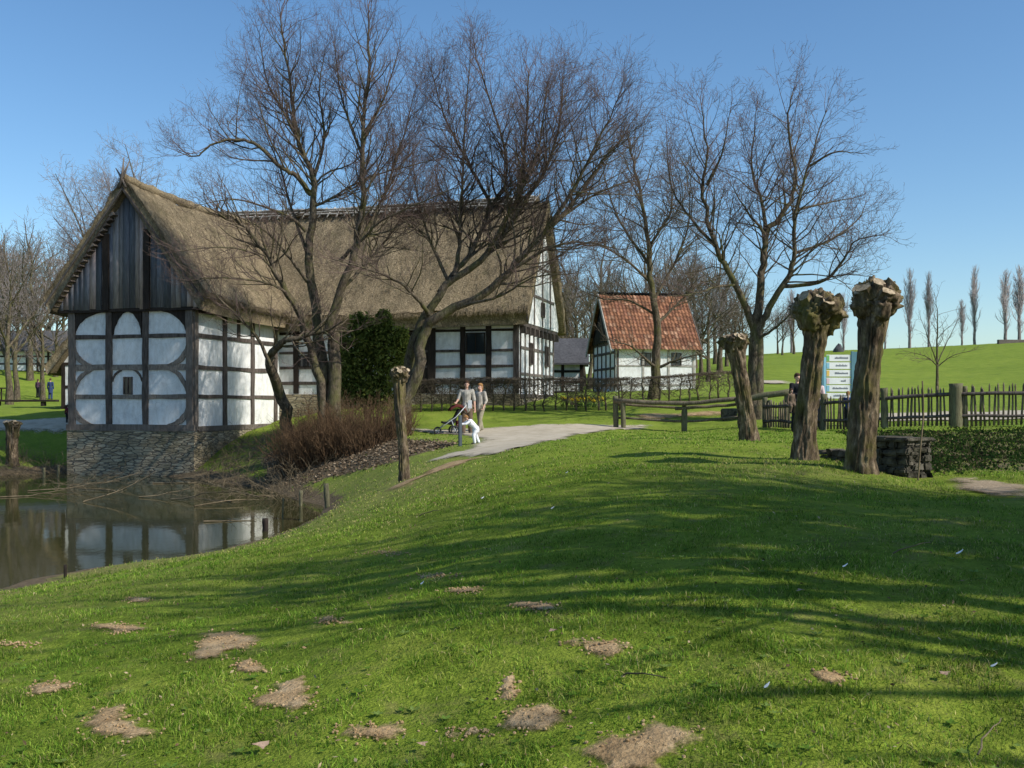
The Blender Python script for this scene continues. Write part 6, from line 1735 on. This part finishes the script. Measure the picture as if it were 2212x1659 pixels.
# ------------------------------------------------------------------ pushchair
base = G(977, 34.0)
pc_ = thing('pushchair', 'black three-wheeled pushchair with a wine-red hood pushed by the man', 'pushchair', base)
rot = Matrix.Translation(base) @ Matrix.Rotation(R(12), 4, 'Z') @ Matrix.Scale(.95, 4)   # front points to -X
T3 = lambda *p: rot @ Vector(p)
def wheel(c, r, par, w=.05):
    tor = bmesh.new(); n, m_ = 26, 8
    vs = [[tor.verts.new(rot @ (Vector(c)+Vector(((r-.028+.03*math.cos(b))*math.cos(a), w*.55*math.sin(b), (r-.028+.03*math.cos(b))*math.sin(a))))) for b in [6.283*j/m_ for j in range(m_)]] for a in [6.283*i/n for i in range(n)]]
    for i in range(n):
        for j in range(m_): tor.faces.new((vs[i][j], vs[(i+1)%n][j], vs[(i+1)%n][(j+1)%m_], vs[i][(j+1)%m_]))
    wh = add('wheel', tor, M['rubber'], par, smooth=True)
    sp_ = [([T3(*(Vector(c)+Vector((.02*math.cos(a),0,.02*math.sin(a))))), T3(*(Vector(c)+Vector(((r-.04)*math.cos(a),0,(r-.04)*math.sin(a)))))], [.008,.008]) for a in [6.283*i/6 for i in range(6)]]
    sp_.append(([T3(c[0], c[1]-.03, c[2]), T3(c[0], c[1]+.03, c[2])], [.025,.025]))
    add('rim', tube_mesh('rim', sp_, 5), M['alu'], wh)
wheel((.06,-.27,.16), .16, pc_); wheel((.06,.27,.16), .16, pc_); wheel((-.52,0,.14), .14, pc_)
fr = [([T3(.06,-.29,.16), T3(.06,.29,.16)], [.014]*2)]
for s in (-.24, .24):
    fr += [([T3(-.50,s*.15,.16), T3(-.30,s,.34), T3(.10,s,.62), T3(.42,s,.98)], [.015]*4), ([T3(.06,s,.18), T3(-.06,s,.50)], [.014]*2)]
fr.append(([T3(.42,-.24,.98), T3(.47,-.1,1.02), T3(.47,.1,1.02), T3(.42,.24,.98)], [.017]*4))
add('frame', tube_mesh('frame', fr, 6), M['alu'], pc_, smooth=True)
bm = bmesh.new()
prof = [(-.38,.40),(-.05,.33),(.06,.40),(.26,.86),(.20,.90),(.0,.50),(-.10,.44),(-.38,.47)]
f_ = [[bm.verts.new(T3(x, s, z)) for x, z in prof] for s in (-.2, .2)]
bm.faces.new(f_[0]); bm.faces.new(f_[1][::-1])
for i in range(len(prof)): bm.faces.new((f_[0][i], f_[1][i], f_[1][(i+1)%8], f_[0][(i+1)%8]))
bmesh.ops.recalc_face_normals(bm, faces=bm.faces[:]); bmesh.ops.bevel(bm, geom=bm.edges[:], offset=.015, segments=2, affect='EDGES')
add('seat', bm, M['black_cloth'], pc_)
bm = bmesh.new(); NR = 10; grid = []
for i in range(NR+1):
    a = R(35)+R(120)*i/NR; grid.append([bm.verts.new(T3(.12-.34*math.cos(a)*1.0+.05, s*.25*(1-.05*abs(s)), .70+.36*math.sin(a)-.10*abs(s)**3)) for s in (-1,-.6,0,.6,1)])
for A_, B_ in zip(grid, grid[1:]):
    for j in range(4): bm.faces.new((A_[j],A_[j+1],B_[j+1],B_[j]))
hood = add('hood', bm, M['wine'], pc_, smooth=True); sd_ = hood.modifiers.new('s', 'SOLIDIFY'); sd_.thickness = .015
tag(box('bag', (-.09,-.15,.0), (.09,.15,.26), M['wine'], None, .03, .01, R(12), T3(.22,0,.22)), 'small wine-red bag hanging in the back of the pushchair', 'bag')

# ------------------------------------------------------------------ sign board
SY = 36.0
sb = thing('sign_board', 'white slatted direction board with coloured edges behind the paling fence', 'sign', G(1810, SY))
sk = SY/F
def srect(name, x0, y0, x1, y1, m, dy=0, th=.03, parent=sb):
    a, b = pt(x0, y1, SY), pt(x1, y0, SY)
    return box(name, (a.x, SY+dy-th, a.z), (b.x, SY+dy, b.z), M[m], parent, .004)
gy = HY-(ground((1778-CX)/F*SY, SY)-CAMZ)/sk
srect('post', 1774, 759, 1778.5, gy+4, 'sign_teal', .02, .08); srect('post', 1838, 759, 1843, gy+4, 'sign_teal', .02, .08)
srect('edge_strip', 1779, 772, 1784, 856, 'sign_cyan'); srect('edge_strip', 1766, 770, 1769, 782, 'sign_green'); srect('edge_strip', 1769.3, 770, 1773.6, 784, 'sign_blue'); srect('edge_strip', 1769.3, 796, 1773.6, 812, 'sign_blue')
edgec = ['sign_green','sign_cyan','sign_yellow','sign_pink','sign_cyan','sign_white']
words = [(1803,1831,'Gr'),(1805,1829,''),(1803,1831,''),(1816,1826,''),(1798,1830,''),(1800,1828,'')]
ys_ = [(766.5,780.5),(783,797),(799.5,813.5),(816,830),(832,846),(849,861)]
rs = random.Random(3)
for i, (y0, y1) in enumerate(ys_):
    pn = srect('panel', 1784.5, y0, 1837.5, y1, 'sign_white')
    srect('colour_field', 1785, y0+1, 1791, y1-1, edgec[i], -.031, .004, pn)
    # the lettering is too small to read in the photograph: short grey strokes of its size
    bm = bmesh.new(); x = words[i][0]
    while x < words[i][1]:
        h = rs.choice((3.0,3.0,4.4)); w_ = rs.uniform(.9,1.5); ym = (y0+y1)/2+1.6
        a, b = pt(x, ym, SY), pt(x+w_*.7, ym-h, SY)
        box_bm(bm, [(u, SY-v, z) for z in (a.z, b.z) for u, v in ((a.x,.036),(b.x,.036),(b.x,.031),(a.x,.031))]); x += w_+.35
    bmesh.ops.recalc_face_normals(bm, faces=bm.faces[:]); add('lettering', bm, M['ink'], pn)
srect('side_panel', 1843.5, 760, 1857, 845, 'sign_teal', .0)
srect('red_mark', 1848, 801, 1857, 809, 'sign_red', -.031, .004); srect('red_mark', 1848, 816, 1857, 829, 'sign_red', -.031, .004)
# bench table on the meadow edge at the far left, little wall and boulder on the crest
q = G(3, 82); dk = thing('lectern_stand', 'small dark board on a post on the grass at the left picture edge', 'sign', q)
add('post', tube_mesh('post', [([q+Vector((0,0,-.1)), q+Vector((0,0,1.0))], [.06,.06])], 6), M['timber_dark'], dk)
box('board', (-.6,-.25,.95), (.6,.25,1.05), M['timber_dark'], dk, .01, 0, R(10), q)
q = G(1812, 139); bm = bmesh.new(); bmesh.ops.create_icosphere(bm, subdivisions=3, radius=1)
for v in bm.verts:
    n_ = mnoise.noise(v.co*1.5)*.3; v.co = Vector((v.co.x*.75*(1+n_)*(1-.45*max(0,v.co.z)), v.co.y*.7, v.co.z*1.1*(1+n_)))
bm.transform(Matrix.Translation(q)); tag(add('boulder', bm, M['slate']), 'grey pointed boulder on the crest seen between the two thick pollards', 'boulder')
q = G(2190, 137); tag(box('bench', (-2.2,-.25,-.2), (2.2,.25,.42), M['timber_grey'], None, .03, 0, R(3), q), 'low grey bench on the crest at the right edge', 'bench')
bt = thing('log_bench', 'long dark log bench beside the path in front of the distant walkers', 'bench', G(60, 72))
for dx in (-1.6, 1.6): box('leg', (dx-.12,-.2,-.2), (dx+.12,.2,.40), M['timber_dark'], bt, .02, 0, R(0), G(45, 72))
box('seat', (-2.6,-.28,.405), (2.6,.28,.55), M['timber_dark'], bt, .03, 0, R(0), G(45, 72))
# ------------------------------------------------------------------ light, sky, camera
EL, PHI = R(39), R(-28)
S = Vector((math.cos(EL)*math.cos(PHI), math.cos(EL)*math.sin(PHI), math.sin(EL)))
sun = bpy.data.lights.new('sun', 'SUN'); sun.energy = 5.0; sun.angle = R(.53); sun.color = (1, .96, .88)
so = bpy.data.objects.new('sun', sun); COL.objects.link(so)
so.rotation_euler = S.to_track_quat('Z', 'Y').to_euler(); so.location = S*60
w = bpy.data.worlds.new('World'); scene.world = w; w.use_nodes = True
nt = w.node_tree; nt.nodes.clear()
sky = nt.nodes.new('ShaderNodeTexSky'); sky.sky_type = 'NISHITA'; sky.sun_disc = False
sky.sun_elevation = EL; sky.sun_rotation = math.atan2(S.x, S.y); sky.altitude = 100; sky.air_density = 1.0; sky.dust_density = .6; sky.ozone_density = 2.2
bg = nt.nodes.new('ShaderNodeBackground'); bg.inputs['Strength'].default_value = .15
hs = nt.nodes.new('ShaderNodeHueSaturation'); hs.inputs['Saturation'].default_value = 1.14
out = nt.nodes.new('ShaderNodeOutputWorld')
tn = nt.nodes.new('ShaderNodeMix'); tn.data_type = 'RGBA'; tn.blend_type = 'MULTIPLY'; tn.inputs[0].default_value = 1; tn.inputs[7].default_value = (.93, 1.02, 1.05, 1)
nt.links.new(sky.outputs[0], hs.inputs['Color']); nt.links.new(hs.outputs[0], tn.inputs[6]); nt.links.new(tn.outputs[2], bg.inputs[0]); nt.links.new(bg.outputs[0], out.inputs[0])
cam = bpy.data.cameras.new('camera'); co = bpy.data.objects.new('camera', cam); COL.objects.link(co)
cam.sensor_width = 36; cam.lens = 36*F/2212; cam.shift_y = (HY-829.5)/2212
cam.clip_start = .05; cam.clip_end = 3000
co.location = (0, 0, CAMZ); co.rotation_euler = (R(90), 0, 0)
scene.camera = co
scene.view_settings.view_transform = 'Standard'; scene.view_settings.look = 'None'; scene.view_settings.exposure = 0
scene.render.resolution_x = 1024; scene.render.resolution_y = 768
